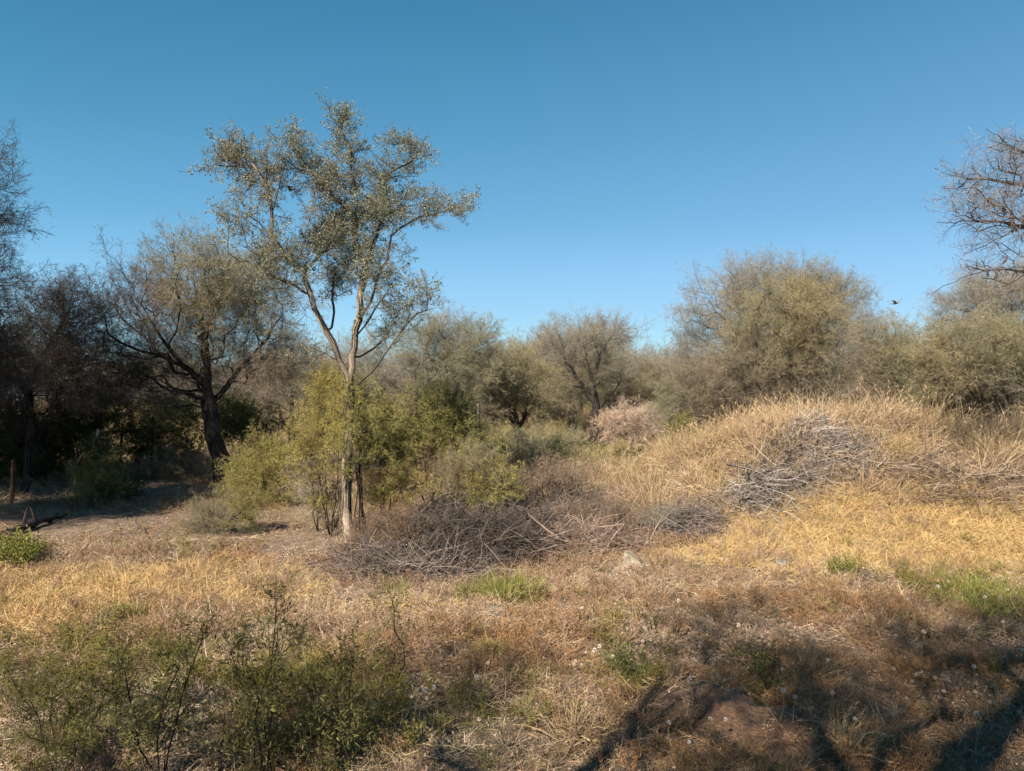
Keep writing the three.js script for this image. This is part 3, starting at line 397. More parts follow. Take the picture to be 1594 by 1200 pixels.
shadeTree(0.2, 1.7, 53, 'thorn tree behind the viewer to the right, shading the right front corner', [[[0, 0, 0], [0, 1.3, 0], [0.1, 2.2, 0]], [[0.1, 2.2, 0], [-0.5, 3.2, -0.5], [-1.0, 4.3, -0.8], [-1.6, 5.4, -1.0]], [[0.1, 2.2, 0], [0.9, 3.1, -0.4], [1.7, 4.0, -0.5], [2.5, 4.8, -0.6]], [[-0.5, 3.2, -0.5], [-0.9, 3.9, -0.2], [-1.5, 4.5, -0.1]], [[0.9, 3.1, -0.4], [1.0, 4.0, -1.0], [1.2, 5.0, -1.5]]], [[0.4, 5.0, -1.3, 1.0, 0.5, 150], [1.9, 4.6, -0.7, 1.1, 0.6, 220], [-1.3, 5.1, -0.7, 0.8, 0.5, 110], [3.0, 4.9, -0.5, 0.9, 0.5, 160]]);

// farther trees: two kinds, copied with their own turn, size and label
{
  const kinds = ['olive', 'grey', 'thorn'].map((sp, k) => {
    const o = { name: 'distant_tree', category: 'tree', label: 'x', base: V(0, 0, 0), limbs: [[V(0, 0, 0), V(0.1, 0.9, 0), V(0, 1.6, 0.1)], [V(0, 1.4, 0), V(0.9, 2.5, 0.3), V(1.5, 3.2, 0.2)], [V(0, 1.4, 0), V(-0.9, 2.4, -0.4), V(-1.6, 3, -0.2)]], blobs: [{ c: V(0, 3.2, 0), r: V(2.3, 1.3, 2.3), n: 420 }, { c: V(1.5, 2.6, 0.4), r: V(1.4, 1.0, 1.4), n: 150 }, { c: V(-1.4, 2.4, -0.3), r: V(1.4, 1.0, 1.4), n: 150 }], trunkR: 0.15, sp, seed: 60 + k, size: 0.7, k: 2, group: 'far row of thorn trees' };
    const t = woody(o); scene.remove(t); return t;
  });
  used.distant_tree = -1;
  const spots = [[-120, 30], [20, 34], [140, 30], [250, 36], [340, 33], [420, 42], [505, 34], [575, 40], [640, 46], [720, 38], [790, 48], [860, 44], [930, 52], [990, 58], [1050, 50], [1110, 44], [1180, 36], [1290, 40], [1380, 34], [1460, 42], [1540, 36], [1640, 32], [1740, 36], [-250, 26], [610, 60], [830, 66], [1010, 70], [1070, 66], [560, 64], [680, 62], [890, 33], [952, 37], [905, 58], [875, 72], [965, 48]];
  const R = rng(8);
  spots.forEach(([px, d], i) => {
    const t = kinds[i % 3].clone(); t.name = numbered('distant_tree'); const p = foot(px, d); t.position.copy(p); t.rotation.y = R() * 6.28; t.scale.setScalar(0.75 + R() * 0.35); t.scale.y *= 0.9 + R() * 0.2;
    t.userData = { label: 'small thorn tree in the far row behind the clearing', category: 'tree', group: 'far row of thorn trees' }; scene.add(t);
  });
}

// ------------------------------------------------------------------ shrubs
let bushSeed = 200;
function bush(name, label, sp, px, d, list, o = {}) {     // list: crown blobs in photograph pixels
  const base = foot(px, d), s = bushSeed++, R = rng(s); base.y -= 0.02;
  const bl = blobs(d, list, { shell: 0.6 });
  const limbs = bl.map((b) => { const e = b.c.clone(); return [base, base.clone().lerp(e, 0.4).add(V((R() - 0.5) * 0.15, 0.05, (R() - 0.5) * 0.15)), e]; });
  return woody({ name, label, category: 'shrub', base, limbs, blobs: bl, trunkR: 0.014, sp, seed: s, size: 0.28, k: 2, gap: 0.25, tipR: 0.003, bark: [0.15, 0.12, 0.085], flare: 0, up: 0.4, minY: 0.02, ...o });
}
bush('green_shrub', 'tall yellow-green shrub growing around the trunk of the tall tree', 'lime', 515, 10.3, [[505, 650, 46, 54, 110], [488, 710, 36, 50, 60], [572, 665, 40, 44, 80], [520, 608, 34, 26, 40], [550, 725, 40, 36, 50, 0, 1, 'grey'], [545, 655, 40, 40, 34, -0.7], [545, 720, 30, 26, 12, -0.7], [540, 610, 30, 22, 12, -0.6], [500, 775, 30, 30, 30, 0.4], [595, 780, 26, 30, 24, 0.3, 1, 'grey']], { size: 0.25 });
bush('green_shrub', 'bright green shrub to the right of the tall tree, above the brush pile', 'lime', 672, 11.2, [[685, 650, 54, 46, 170], [640, 680, 48, 44, 110], [705, 695, 46, 40, 90], [712, 650, 26, 30, 40, 0, 1, 'dark'], [740, 690, 40, 36, 60]], { size: 0.26 });
bush('green_shrub', 'sparse green shrub between the tall tree and the bright green shrub', 'lime', 600, 10.4, [[600, 655, 40, 34, 70], [605, 705, 44, 40, 80], [615, 760, 44, 40, 80], [585, 690, 30, 22, 26, 0, 1, 'dark']], { size: 0.25 });
bush('green_shrub', 'grey-green shrub overhanging the right half of the brush pile', 'olive', 735, 10.7, [[735, 730, 44, 34, 80], [765, 760, 40, 28, 60, 0, 1, 'lime'], [690, 750, 36, 30, 50], [720, 790, 40, 24, 30]], { tint: 0.95 });
bush('green_shrub', 'olive-yellow shrub at the foot of the black leaning trunk', 'lime', 410, 13.5, [[415, 720, 44, 34, 110], [380, 745, 36, 30, 70], [440, 745, 34, 32, 60]], { tint: 0.9 });
bush('grey_shrub', 'low grey-green shrub beside the bare path on the left', 'olive', 345, 11, [[345, 805, 44, 30, 100], [310, 815, 30, 26, 40], [385, 790, 34, 30, 50, 0, 1, 'lime']], { tint: 0.85, size: 0.22 });
bush('green_shrub', 'small green shrub on the shaded litter at the left', 'dark', 155, 13.6, [[155, 745, 34, 34, 100, 0, 1, 'lime'], [160, 710, 26, 24, 40], [140, 785, 30, 22, 50, 0, 1, 'lime'], [185, 765, 24, 24, 40]]);
bush('bare_shrub', 'pale leafless shrub to the left of the tall trunk', 'bare', 495, 10.6, [[495, 760, 28, 40, 50], [480, 735, 24, 26, 24]], { tint: 1.5, size: 0.3, k: 2 });
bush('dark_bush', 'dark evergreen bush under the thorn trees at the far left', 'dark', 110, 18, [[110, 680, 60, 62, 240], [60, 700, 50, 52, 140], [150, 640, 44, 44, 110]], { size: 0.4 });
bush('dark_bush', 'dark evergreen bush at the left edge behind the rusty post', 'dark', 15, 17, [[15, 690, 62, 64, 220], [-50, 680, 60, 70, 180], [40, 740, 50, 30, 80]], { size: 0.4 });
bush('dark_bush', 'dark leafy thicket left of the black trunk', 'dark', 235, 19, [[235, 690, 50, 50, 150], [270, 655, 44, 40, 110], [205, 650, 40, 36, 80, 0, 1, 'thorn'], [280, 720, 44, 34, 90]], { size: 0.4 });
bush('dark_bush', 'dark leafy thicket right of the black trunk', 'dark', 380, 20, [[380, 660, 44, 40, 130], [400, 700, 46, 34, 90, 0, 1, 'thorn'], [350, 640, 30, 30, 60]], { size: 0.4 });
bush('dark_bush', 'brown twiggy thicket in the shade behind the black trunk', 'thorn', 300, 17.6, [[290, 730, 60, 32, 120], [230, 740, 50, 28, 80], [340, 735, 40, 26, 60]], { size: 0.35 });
bush('olive_shrub', 'dark olive shrub in front of the black-trunked far tree', 'dark', 835, 17, [[830, 690, 44, 24, 80, 0, 1, 'olive'], [860, 710, 40, 26, 80], [880, 690, 36, 18, 40, 0, 1, 'olive']], { size: 0.34 });
bush('olive_shrub', 'olive shrub standing in the middle of the clearing', 'olive', 785, 14.5, [[780, 700, 42, 24, 80], [810, 720, 36, 24, 60]], { size: 0.32 });
species('pinkstraw', { twig: [0.46, 0.34, 0.26], leaf: [[0.48, 0.35, 0.26]], leafLen: 0.06, leafW: 0.4, nLeaf: 2, leafy: 0.5, sides: 14, sub: 2, w0: 0.02, wiggle: 0.16 });
bush('dry_bush', 'pinkish dry brush heap at the far side of the clearing', 'pinkstraw', 985, 22, [[985, 660, 42, 24, 190], [1010, 668, 30, 18, 70], [955, 668, 26, 18, 50]], { size: 0.4 });
bush('green_shrub', 'upright green shrub where the tall dry grass of the mound begins', 'lime', 1060, 15.5, [[1058, 680, 22, 24, 60], [1070, 690, 18, 16, 30]], { size: 0.3, tint: 0.7, up: 1.2 });
bush('dark_bush', 'dense dark green bush behind the straw at the right of the mound', 'dark', 1500, 17.5, [[1500, 655, 56, 32, 220], [1535, 668, 32, 24, 80], [1455, 650, 30, 24, 60]], { size: 0.34, tint: 1.2 });
bush('dry_bush', 'tangle of leafless brown shrub right behind the brush pile', 'dry', 850, 11.6, [[850, 755, 50, 28, 80], [890, 745, 34, 26, 36], [800, 765, 40, 28, 40]], { size: 0.32, tint: 1.0, k: 2 });
bush('dry_bush', 'dry reddish shrub at the left end of the brush pile', 'dry', 585, 9.0, [[580, 850, 44, 42, 100], [620, 830, 36, 36, 60], [560, 880, 34, 28, 50]], { size: 0.26, tint: 0.75 });
bush('dry_bush', 'low dry weed bush on the right end of the brush piles', 'dry', 960, 10.6, [[960, 800, 50, 24, 80], [900, 800, 36, 22, 40]], { size: 0.26, tint: 0.9, k: 2 });
bush('grey_shrub', 'olive weed growing out of the front of the large dark heap', 'olive', 655, 8.7, [[655, 880, 40, 28, 40], [690, 905, 34, 16, 20]], { size: 0.18, k: 2 });
bush('grey_shrub', 'thin grey weed in front of the left end of the large dark heap', 'grey', 600, 8.3, [[600, 905, 36, 22, 30], [560, 900, 30, 20, 16]], { size: 0.17, k: 2, tint: 0.9 });
bush('dry_bush', 'low brown weeds in front of the right half of the large dark heap', 'dry', 800, 8.9, [[800, 880, 44, 18, 34], [750, 895, 40, 16, 26]], { size: 0.17, k: 2, tint: 0.8 });
bush('grey_shrub', 'small bluish-green shrub beside the low stick pile', 'grey', 1025, 10.3, [[1025, 815, 22, 20, 50], [1040, 805, 18, 14, 24]], { size: 0.2, tint: 0.95 });
// shrubs close to the viewer, thin dark stems
bush('slender_shrub', 'dark-stemmed slender shrub in front, second from the bottom left corner', 'willow', 262, 3.75, [[275, 1040, 70, 60, 16], [262, 1120, 80, 50, 22], [320, 990, 36, 36, 5], [195, 1040, 40, 50, 7]], { size: 0.14, k: 1, trunkR: 0.007, bark: [0.05, 0.035, 0.028], tipR: 0.0016 });
bush('slender_shrub', 'dark leafy shrub in front, right of the slender one', 'willow', 420, 3.9, [[420, 1060, 60, 56, 18], [400, 1130, 80, 56, 28], [440, 980, 26, 36, 5], [360, 1020, 50, 46, 10]], { size: 0.13, k: 2, trunkR: 0.007, bark: [0.05, 0.035, 0.028], tipR: 0.0016 });
bush('slender_shrub', 'leafy front shrub reaching up to the straw at bottom centre left', 'willow', 520, 4.0, [[525, 1080, 50, 50, 18], [505, 1140, 70, 50, 26], [550, 1030, 30, 36, 5]], { size: 0.13, k: 2, trunkR: 0.007, bark: [0.05, 0.035, 0.028], tipR: 0.0016 });
bush('slender_shrub', 'thin upright sapling with few leaves against the straw in front', 'willow', 612, 5.0, [[610, 950, 26, 44, 9], [620, 1000, 22, 40, 5]], { size: 0.12, k: 1, trunkR: 0.005, bark: [0.06, 0.04, 0.03], tipR: 0.0015 });
bush('slender_shrub', 'thin reddish-brown sapling standing in the straw left of the sapling with few leaves', 'willow', 430, 4.9, [[430, 930, 34, 40, 12], [420, 975, 26, 40, 6]], { size: 0.12, k: 1, trunkR: 0.005, bark: [0.07, 0.04, 0.03], tipR: 0.0015 });
bush('slender_shrub', 'olive leafy weed bush filling the bottom left corner', 'lime', 90, 3.9, [[80, 1090, 90, 50, 40], [120, 1150, 100, 50, 50], [20, 1040, 60, 40, 16], [170, 1070, 50, 46, 16, 0, 1, 'willow']], { size: 0.13, k: 2, trunkR: 0.005, tint: 0.7, tipR: 0.0016 });

// ------------------------------------------------------------------ brushwood piles: sticks one by one, fine twigs as a mass
const stickGeos = [0, 1, 2, 3, 4, 5].map((k) => {
  const R = rng(300 + k), g = new Geo(), pts = [], n = 4; let p = V(-0.5, 0, 0), d = V(1, 0, 0);
  for (let i = 0; i <= n; i++) { pts.push(p.clone()); d.add(V(0, (R() - 0.5) * 0.28, (R() - 0.5) * 0.28)).normalize(); p.addScaledVector(d, 1 / n); }
  g.tube(pts, pts.map((_, i) => 0.016 * (1 - 0.6 * i / n) * (0.85 + 0.3 * R())), 4, [1, 1, 1], true);
  if (k % 3) for (let f = 0; f < 2; f++) { const p0 = pts[1 + f * 2], e = V(0.6, (R() - 0.5) * 14, (R() - 0.5) * 14).normalize(); const L = 0.16 + 0.12 * R(); g.tube([p0, p0.clone().add(V(L * 0.55, e.y * L * 0.5, e.z * L * 0.5)), p0.clone().add(V(L * 1.2, e.y * L * 0.8, e.z * L * 0.8))], [0.008, 0.006, 0.003], 3, [1, 1, 1]); }
  return g.build();
});
const twigTangle = [0, 1, 2].map((k) => {
  const R = rng(340 + k), g = new Geo();
  for (let i = 0; i < 26; i++) { const p = rdir(R).multiplyScalar(0.3 * Math.cbrt(R())); p.y *= 0.4; let d = rdir(R); d.y *= 0.35; d.normalize(); const pts = [p.clone()]; for (let j = 0; j < 3; j++) { d.add(rdir(R).multiplyScalar(0.35)).normalize(); p.addScaledVector(d, 0.1 + 0.06 * R()); pts.push(p.clone()); } const w = 0.004 + 0.005 * R(); g.ribbon(pts, [w, w, w * 0.7, w * 0.4], rdir(R), jit([1, 1, 1], R, 0.35)); }
  return g.build();
});
const woodTones = [[0.24, 0.195, 0.16], [0.16, 0.125, 0.10], [0.30, 0.245, 0.195], [0.20, 0.155, 0.12]].map((c) => { const m = M.wood.clone(); m.name = 'grey_stick'; m.color.setRGB(...c); return m; });
const silverTones = [[0.33, 0.285, 0.26], [0.25, 0.215, 0.20], [0.39, 0.34, 0.305], [0.29, 0.25, 0.22]].map((c) => { const m = M.wood.clone(); m.name = 'weathered_stick'; m.color.setRGB(...c); return m; });
const paleWood = (() => { const m = M.wood.clone(); m.name = 'pale_stick'; m.color.setRGB(0.40, 0.31, 0.23); return m; })();
function pile(label, seed, parts_, o) {     // parts_: [px, py(base), rx m, rz m, height m, sticks, twigs]
  const R = rng(seed), first = onGround(parts_[0][0], parts_[0][1]), g = thing('brushwood_pile', label, 'brushwood', first, 'heaps of cut branches'), tw = [];
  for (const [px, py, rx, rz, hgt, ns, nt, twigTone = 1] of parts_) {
    const c = onGround(px, py);
    const spot = () => { const a = R() * 6.283, r = Math.sqrt(R()) * (R() < 0.14 ? 1.4 : 1), x = c.x + Math.cos(a) * r * rx, z = c.z + Math.sin(a) * r * rz, top = Math.max(0.02, hgt * (1 - r * r)) * (0.2 + 1.6 * noise(x * 2.6 + 4, z * 2.6)); return { x, z, top, y: ground(x, z) + top * Math.pow(R(), 0.55) }; };
    for (let k = 0; k < ns; k++) {
      const s = spot(), m = part('stick', stickGeos[Math.floor(R() * 6)], R() < (o.pale ?? 0.08) ? paleWood : (o.tones ?? woodTones)[Math.floor(R() * 4)], g), len = (o.len ?? 0.9) * (0.45 + 0.8 * R());
      m.position.set(s.x, s.y + 0.03, s.z).sub(g.position); m.rotation.set((R() - 0.5) * 0.5, (o.dir ?? 0) + (R() - 0.5) * (o.spread ?? 2.4) + (R() < 0.5 ? Math.PI : 0), (R() - 0.5) * (o.tilt ?? 0.5) * (R() < 0.35 ? 1.9 : 0.7), 'YXZ'); const th = (o.thick ?? 1) * (R() < 0.06 ? 2.0 : 0.35 + 0.9 * R() * R()); m.scale.set(len, th, th);
    }
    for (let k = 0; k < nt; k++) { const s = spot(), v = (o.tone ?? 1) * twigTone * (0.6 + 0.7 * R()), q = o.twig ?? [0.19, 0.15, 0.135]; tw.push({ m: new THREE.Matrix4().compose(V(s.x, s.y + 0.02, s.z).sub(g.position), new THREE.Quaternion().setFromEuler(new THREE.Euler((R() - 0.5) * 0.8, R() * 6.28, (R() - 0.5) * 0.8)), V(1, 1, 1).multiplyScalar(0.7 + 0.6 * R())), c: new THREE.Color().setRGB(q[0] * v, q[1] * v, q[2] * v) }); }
  }
  instanced('twig_tangle', twigTangle, tw, M.plant, g); return g;
}
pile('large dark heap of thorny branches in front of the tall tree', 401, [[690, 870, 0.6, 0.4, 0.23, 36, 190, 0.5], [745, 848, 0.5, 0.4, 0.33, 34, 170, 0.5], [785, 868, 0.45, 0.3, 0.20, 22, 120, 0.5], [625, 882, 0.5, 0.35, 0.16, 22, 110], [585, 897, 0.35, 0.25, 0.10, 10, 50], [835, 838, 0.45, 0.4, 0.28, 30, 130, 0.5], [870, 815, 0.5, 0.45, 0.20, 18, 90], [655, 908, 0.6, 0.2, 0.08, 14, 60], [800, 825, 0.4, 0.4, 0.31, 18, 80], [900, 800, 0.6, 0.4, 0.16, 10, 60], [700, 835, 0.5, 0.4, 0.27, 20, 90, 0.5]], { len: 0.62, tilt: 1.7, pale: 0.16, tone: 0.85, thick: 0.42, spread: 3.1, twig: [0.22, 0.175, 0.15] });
pile('flat heap of thin brown sticks next to the pale block', 402, [[925, 855, 0.45, 0.3, 0.18, 45, 100], [870, 865, 0.4, 0.25, 0.14, 20, 50], [900, 845, 0.35, 0.3, 0.22, 16, 40]], { len: 0.6, pale: 0.2, thick: 0.6, tilt: 0.7, twig: [0.25, 0.18, 0.14] });
pile('low bundle of grey sticks left of the yellow straw', 403, [[1075, 822, 0.35, 0.45, 0.2, 44, 30], [1050, 835, 0.3, 0.3, 0.1, 14, 24]], { len: 0.8, dir: 0.25, spread: 1.2, pale: 0.15, tilt: 0.7, tones: silverTones });
pile('heap of weathered grey branches high on the mound', 404, [[1275, 712, 0.75, 0.45, 0.13, 90, 60], [1225, 745, 0.55, 0.35, 0.12, 60, 40], [1185, 778, 0.4, 0.3, 0.14, 36, 40], [1325, 715, 0.3, 0.3, 0.16, 20, 14], [1250, 690, 0.6, 0.35, 0.14, 40, 40]], { len: 0.8, dir: 0.55, spread: 1.7, twig: [0.31, 0.265, 0.24], pale: 0.06, tilt: 0.6, thick: 0.75, tones: silverTones });
pile('scatter of dry canes sliding down the mound at the right edge', 405, [[1520, 760, 0.7, 0.45, 0.16, 46, 40], [1410, 745, 0.4, 0.35, 0.12, 22, 20], [1580, 745, 0.5, 0.5, 0.18, 30, 20], [1470, 735, 0.5, 0.4, 0.16, 20, 24]], { len: 0.8, dir: -0.9, spread: 1.2, twig: [0.27, 0.2, 0.15], pale: 0.5, thick: 0.5, tilt: 0.8 });

// large branches lying about, each its own thing
function branch(label, pts, r, tone, name = 'fallen_branch') {
  const c = new THREE.CatmullRomCurve3(pts.map((p) => p.clone().sub(pts[0]))), n = 14, g = thing(name, label, 'branch', pts[0]), R = rng(Math.round(pts[0].x * 997 + 5000)), k = new Geo();
  k.tube(c.getPoints(n).map((p) => p.add(rdir(R).multiplyScalar(r * 0.4))), Array.from({ length: n + 1 }, (_, i) => r * (1 - 0.65 * i / n)), 7, tone, true); part('stem', k.build(), M.bark, g);
  for (let q = 0; q < 3; q++) { const s = new Geo(), p0 = c.getPoint(0.3 + 0.2 * q), d = c.getTangent(0.3 + 0.2 * q).add(rdir(R).multiplyScalar(0.9)).normalize(), L = 0.25 + 0.25 * R(); s.tube([p0, p0.clone().addScaledVector(d, L * 0.5).add(rdir(R).multiplyScalar(0.03)), p0.clone().addScaledVector(d, L)], [r * 0.5, r * 0.35, r * 0.15], 5, tone, true); part('side_twig', s.build(), M.bark, g); }
  return g;
}
const grey = [0.30, 0.255, 0.22], palew = [0.44, 0.35, 0.27];
branch('thick forked grey branch at the right tip of the mound heap', [onGround(1318, 745).add(V(0, 0.06, 0)), at(1326, 715, 11.9), at(1337, 705, 11.8)], 0.035, grey);
branch('long straight grey pole lying across the mound heap', [onGround(1208, 758).add(V(0, 0.1, 0)), onGround(1235, 735).add(V(0, 0.18, 0)), onGround(1262, 712).add(V(0, 0.2, 0))], 0.026, grey);
branch('grey pole lying level under the mound heap', [onGround(1270, 732).add(V(0, 0.12, 0)), onGround(1300, 734).add(V(0, 0.13, 0)), onGround(1325, 733).add(V(0, 0.14, 0))], 0.024, grey);
branch('pale crooked branch curving out of the large dark heap', [onGround(818, 830).add(V(0, 0.15, 0.1)), at(826, 800, 9.4), at(842, 812, 9.3), at(846, 790, 9.5)], 0.018, palew);
branch('pale arching branch at the left of the large dark heap', [at(640, 830, 9.3), at(660, 792, 9.5), at(690, 770, 9.7), at(715, 765, 9.8)], 0.014, palew);
branch('thin curved branch standing up right of the large dark heap', [onGround(866, 805), at(885, 790, 10.4), at(897, 765, 10.5), at(895, 735, 10.6)], 0.014, palew);
branch('short grey branch lying above the pale block', [onGround(958, 832).add(V(0, 0.14, 0)), onGround(975, 832).add(V(0, 0.16, 0)), onGround(990, 833).add(V(0, 0.16, 0))], 0.016, grey);
branch('long bleached stalk leaning over the crest of the mound', [onGround(1360, 700).add(V(0, 0.1, 0)), at(1400, 660, 12.3), at(1432, 650, 12.2)], 0.014, palew);
branch('bleached branch lying on the slope among the canes', [onGround(1432, 735).add(V(0, 0.1, 0)), onGround(1450, 722).add(V(0, 0.14, 0)), onGround(1490, 715).add(V(0, 0.12, 0))], 0.014, palew);
branch('dark fallen branch on the shaded litter at the left', [onGround(5, 838).add(V(0, 0.04, 0)), onGround(60, 820).add(V(0, 0.06, 0)), onGround(108, 806).add(V(0, 0.08, 0))], 0.06, [0.07, 0.05, 0.04]);
branch('thin pale twig lying in the shade on the left litter', [onGround(212, 824).add(V(0, 0.12, 0)), onGround(222, 832).add(V(0, 0.07, 0)), onGround(236, 842).add(V(0, 0.02, 0))], 0.008, palew);

// dark old stems wrapped against the tall trunk
{
  const R = rng(91), base = foot(556, 9.85);
  const g = thing('dry_vine', 'bundle of dark dead vine stems clinging to the tall pale trunk', 'vine', base);
  for (let k = 0; k < 9; k++) { const q = new Geo(), x0 = 552 + R() * 22, pts = [0, 1, 2, 3, 4, 5].map((j) => at(lerp(x0, 552 + R() * 12, j / 5) + (R() - 0.5) * 5, 860 - j * (26 + 6 * R()), 9.72 + 0.2 * R()).sub(base)); q.tube(pts, pts.map((_, j) => 0.011 - 0.0012 * j), 4, jit([0.085, 0.065, 0.05], R, 0.3)); part('vine_stem', q.build(), M.bark, g); }
}
// posts and bare poles in the grove
function post(label, px, py, d, topPy, r, tone, name = 'wooden_post') {
  const base = foot(px, d); base.y -= 0.05; const top = at(px + 3, topPy, d), g = thing(name, label, 'post', base), q = new Geo(), R = rng(Math.round(px * 7 + d));
  const pts = Array.from({ length: 8 }, (_, k) => V(0, 0, 0).lerp(top.clone().sub(base), k / 7).add(V((R() - 0.5) * 0.02, 0, (R() - 0.5) * 0.02)));
  q.tube(pts, pts.map(() => r * (0.9 + 0.2 * R())), 8, tone, true); part('shaft', q.build(), M.bark, g); return g;
}
post('reddish-brown weathered post at the left edge', 19, 790, 13.8, 715, 0.035, [0.30, 0.12, 0.07]);
post('pale broken stake among the dark bushes', 150, 740, 16, 668, 0.03, [0.30, 0.28, 0.26]);
post('thin dark pole in the thicket between the pale stake and another dark pole', 187, 740, 17.3, 660, 0.025, [0.07, 0.05, 0.04]);
post('thin dark pole in the thicket nearer the black trunk', 236, 740, 17.6, 650, 0.028, [0.07, 0.05, 0.04]);
post('brown leaning stick in front of the dark bushes', 118, 740, 15.2, 690, 0.022, [0.20, 0.11, 0.08]);
post('pale bare sapling stem in front of the olive tree at centre', 742, 705, 17.5, 628, 0.035, [0.34, 0.28, 0.21], 'dead_stem');
post('pale leaning dead stem by the umbrella-crowned tree', 893, 675, 25, 640, 0.05, [0.34, 0.28, 0.23], 'dead_stem');

// ------------------------------------------------------------------ stones and block
function rock(name, label, px, py, sx, sy, sz, tone, seed, sharp = 0.25) {
  const g = new THREE.IcosahedronGeometry(1, 3), p = g.attributes.position, R = rng(seed), cut = Array.from({ length: 7 }, () => ({ n: rdir(R), d: 0.6 + 0.25 * R() })), col = [];
  for (let i = 0; i < p.count; i++) { const v = V(p.getX(i), p.getY(i), p.getZ(i)); for (const c of cut) { const q = v.dot(c.n) - c.d; if (q > 0) v.addScaledVector(c.n, -q * (1 - sharp)); } v.multiplyScalar(0.96 + 0.08 * noise(v.x * 4 + seed, v.y * 4 + v.z * 3)); p.setXYZ(i, v.x * sx, v.y * sy, v.z * sz); const k = 0.85 + 0.3 * noise(v.x * 6, v.y * 6 + v.z * 5); col.push(tone[0] * k, tone[1] * k, tone[2] * k); }
  g.setAttribute('color', new THREE.Float32BufferAttribute(col, 3)); g.computeVertexNormals();
  const m = new THREE.Mesh(g, M.stone), b = onGround(px, py); m.name = numbered(name); m.position.copy(b).add(V(0, sy * 0.45, 0)); m.rotation.y = R() * 6; m.castShadow = m.receiveShadow = true; m.userData = { label, category: 'stone' }; scene.add(m); return m;
}
rock('stone', 'pale rounded stone below the yellow straw', 1215, 882, 0.1, 0.07, 0.09, [0.42, 0.36, 0.29], 1);
rock('stone', 'pale stone at the right end of the dark branch heap', 880, 842, 0.09, 0.05, 0.07, [0.44, 0.33, 0.27], 2);
rock('stone', 'pale stone half under the dark branch heap', 840, 850, 0.15, 0.05, 0.08, [0.42, 0.33, 0.27], 3);
rock('stone', 'light grey rubble lump in the straw before the green tussock', 770, 955, 0.16, 0.06, 0.12, [0.34, 0.28, 0.22], 4);
rock('stone', 'small pale stone above the dry weeds right of the heap', 938, 790, 0.07, 0.05, 0.06, [0.42, 0.32, 0.26], 5);
{ // pale broken block: a wedge of masonry
  const s = new THREE.Shape([new THREE.Vector2(-0.1, 0), new THREE.Vector2(0.11, 0), new THREE.Vector2(0.05, 0.07), new THREE.Vector2(-0.08, 0.155), new THREE.Vector2(-0.1, 0.15)]);
  const g = new THREE.ExtrudeGeometry(s, { depth: 0.13, bevelEnabled: true, bevelSize: 0.008, bevelThickness: 0.008, bevelSegments: 2 }); const n = g.attributes.position.count, c = new Float32Array(n * 3); for (let i = 0; i < n; i++) { c[i * 3] = 0.50; c[i * 3 + 1] = 0.40; c[i * 3 + 2] = 0.31; } g.setAttribute('color', new THREE.BufferAttribute(c, 3));
  const m = new THREE.Mesh(g, M.stone); m.name = 'masonry_block'; m.position.copy(onGround(988, 884)); m.position.y += 0.03; m.scale.setScalar(1.0); m.rotation.y = -0.25; m.castShadow = m.receiveShadow = true; m.userData = { label: 'pale broken wedge of masonry at the end of the flat stick heap', category: 'block' }; scene.add(m);
}

// ------------------------------------------------------------------ grasses and weeds
function tuft(seed, o) {
  const R = rng(seed), g = new Geo();
  for (let k = 0; k < o.n; k++) {
    const a = R() * 6.283, r = o.r * Math.sqrt(R()), p = V(Math.cos(a) * r, 0, Math.sin(a) * r), lie = o.lie * (0.6 + 0.8 * R());
    let d = V(Math.cos(a + (R() - 0.5) * 3) * lie, 1 - Math.min(0.97, lie * 0.75), Math.sin(a + (R() - 0.5) * 3) * lie).normalize(); const L = o.len * (0.45 + 0.8 * R()), pts = [p.clone().setY(R() * (o.lift ?? 0.02))], w = o.w * (0.7 + 0.6 * R());
    const side = rdir(R); for (let j = 0; j < 3; j++) { d.addScaledVector(side, (o.curl ?? 0.25) * (0.5 + R())).addScaledVector(UPV, -(o.bend ?? 0.15) * j).normalize(); const q = pts[j].clone().addScaledVector(d, L / 3); q.y = Math.max(0.004, q.y); pts.push(q); }
    const c = jit([1, 1, 1], R, 0.28); g.ribbon(pts, [w, w * 0.9, w * 0.65, 0], rdir(R).addScaledVector(UPV, 0.4).normalize(), c.map((x) => x * 0.9), c);
    if (o.head && R() < o.head) { const e = pts[3], dd = pts[3].clone().sub(pts[2]).normalize(); for (let q = 0; q < 4; q++) g.leaf(e.clone().addScaledVector(dd, -0.02 * q), dd.clone().add(rdir(R).multiplyScalar(0.5)).normalize(), rdir(R), 0.035, 0.008, c); }
  }
  return g.build();
}
const T = {
  mat: [1, 2, 3].map((k) => tuft(500 + k, { n: 46, r: 0.17, len: 0.2, w: 0.0055, lie: 1.25, curl: 0.35, bend: 0.06, lift: 0.06 })),
  tuft: [1, 2, 3].map((k) => tuft(520 + k, { n: 34, r: 0.06, len: 0.22, w: 0.0045, lie: 0.7, curl: 0.22, bend: 0.2, head: 0.1 })),
  tall: [1, 2, 3].map((k) => tuft(540 + k, { n: 26, r: 0.12, len: 0.55, w: 0.006, lie: 0.5, curl: 0.14, bend: 0.14, head: 0.35 })),
  green: [1, 2, 3].map((k) => tuft(560 + k, { n: 34, r: 0.07, len: 0.2, w: 0.006, lie: 0.55, curl: 0.18, bend: 0.15 })),
};
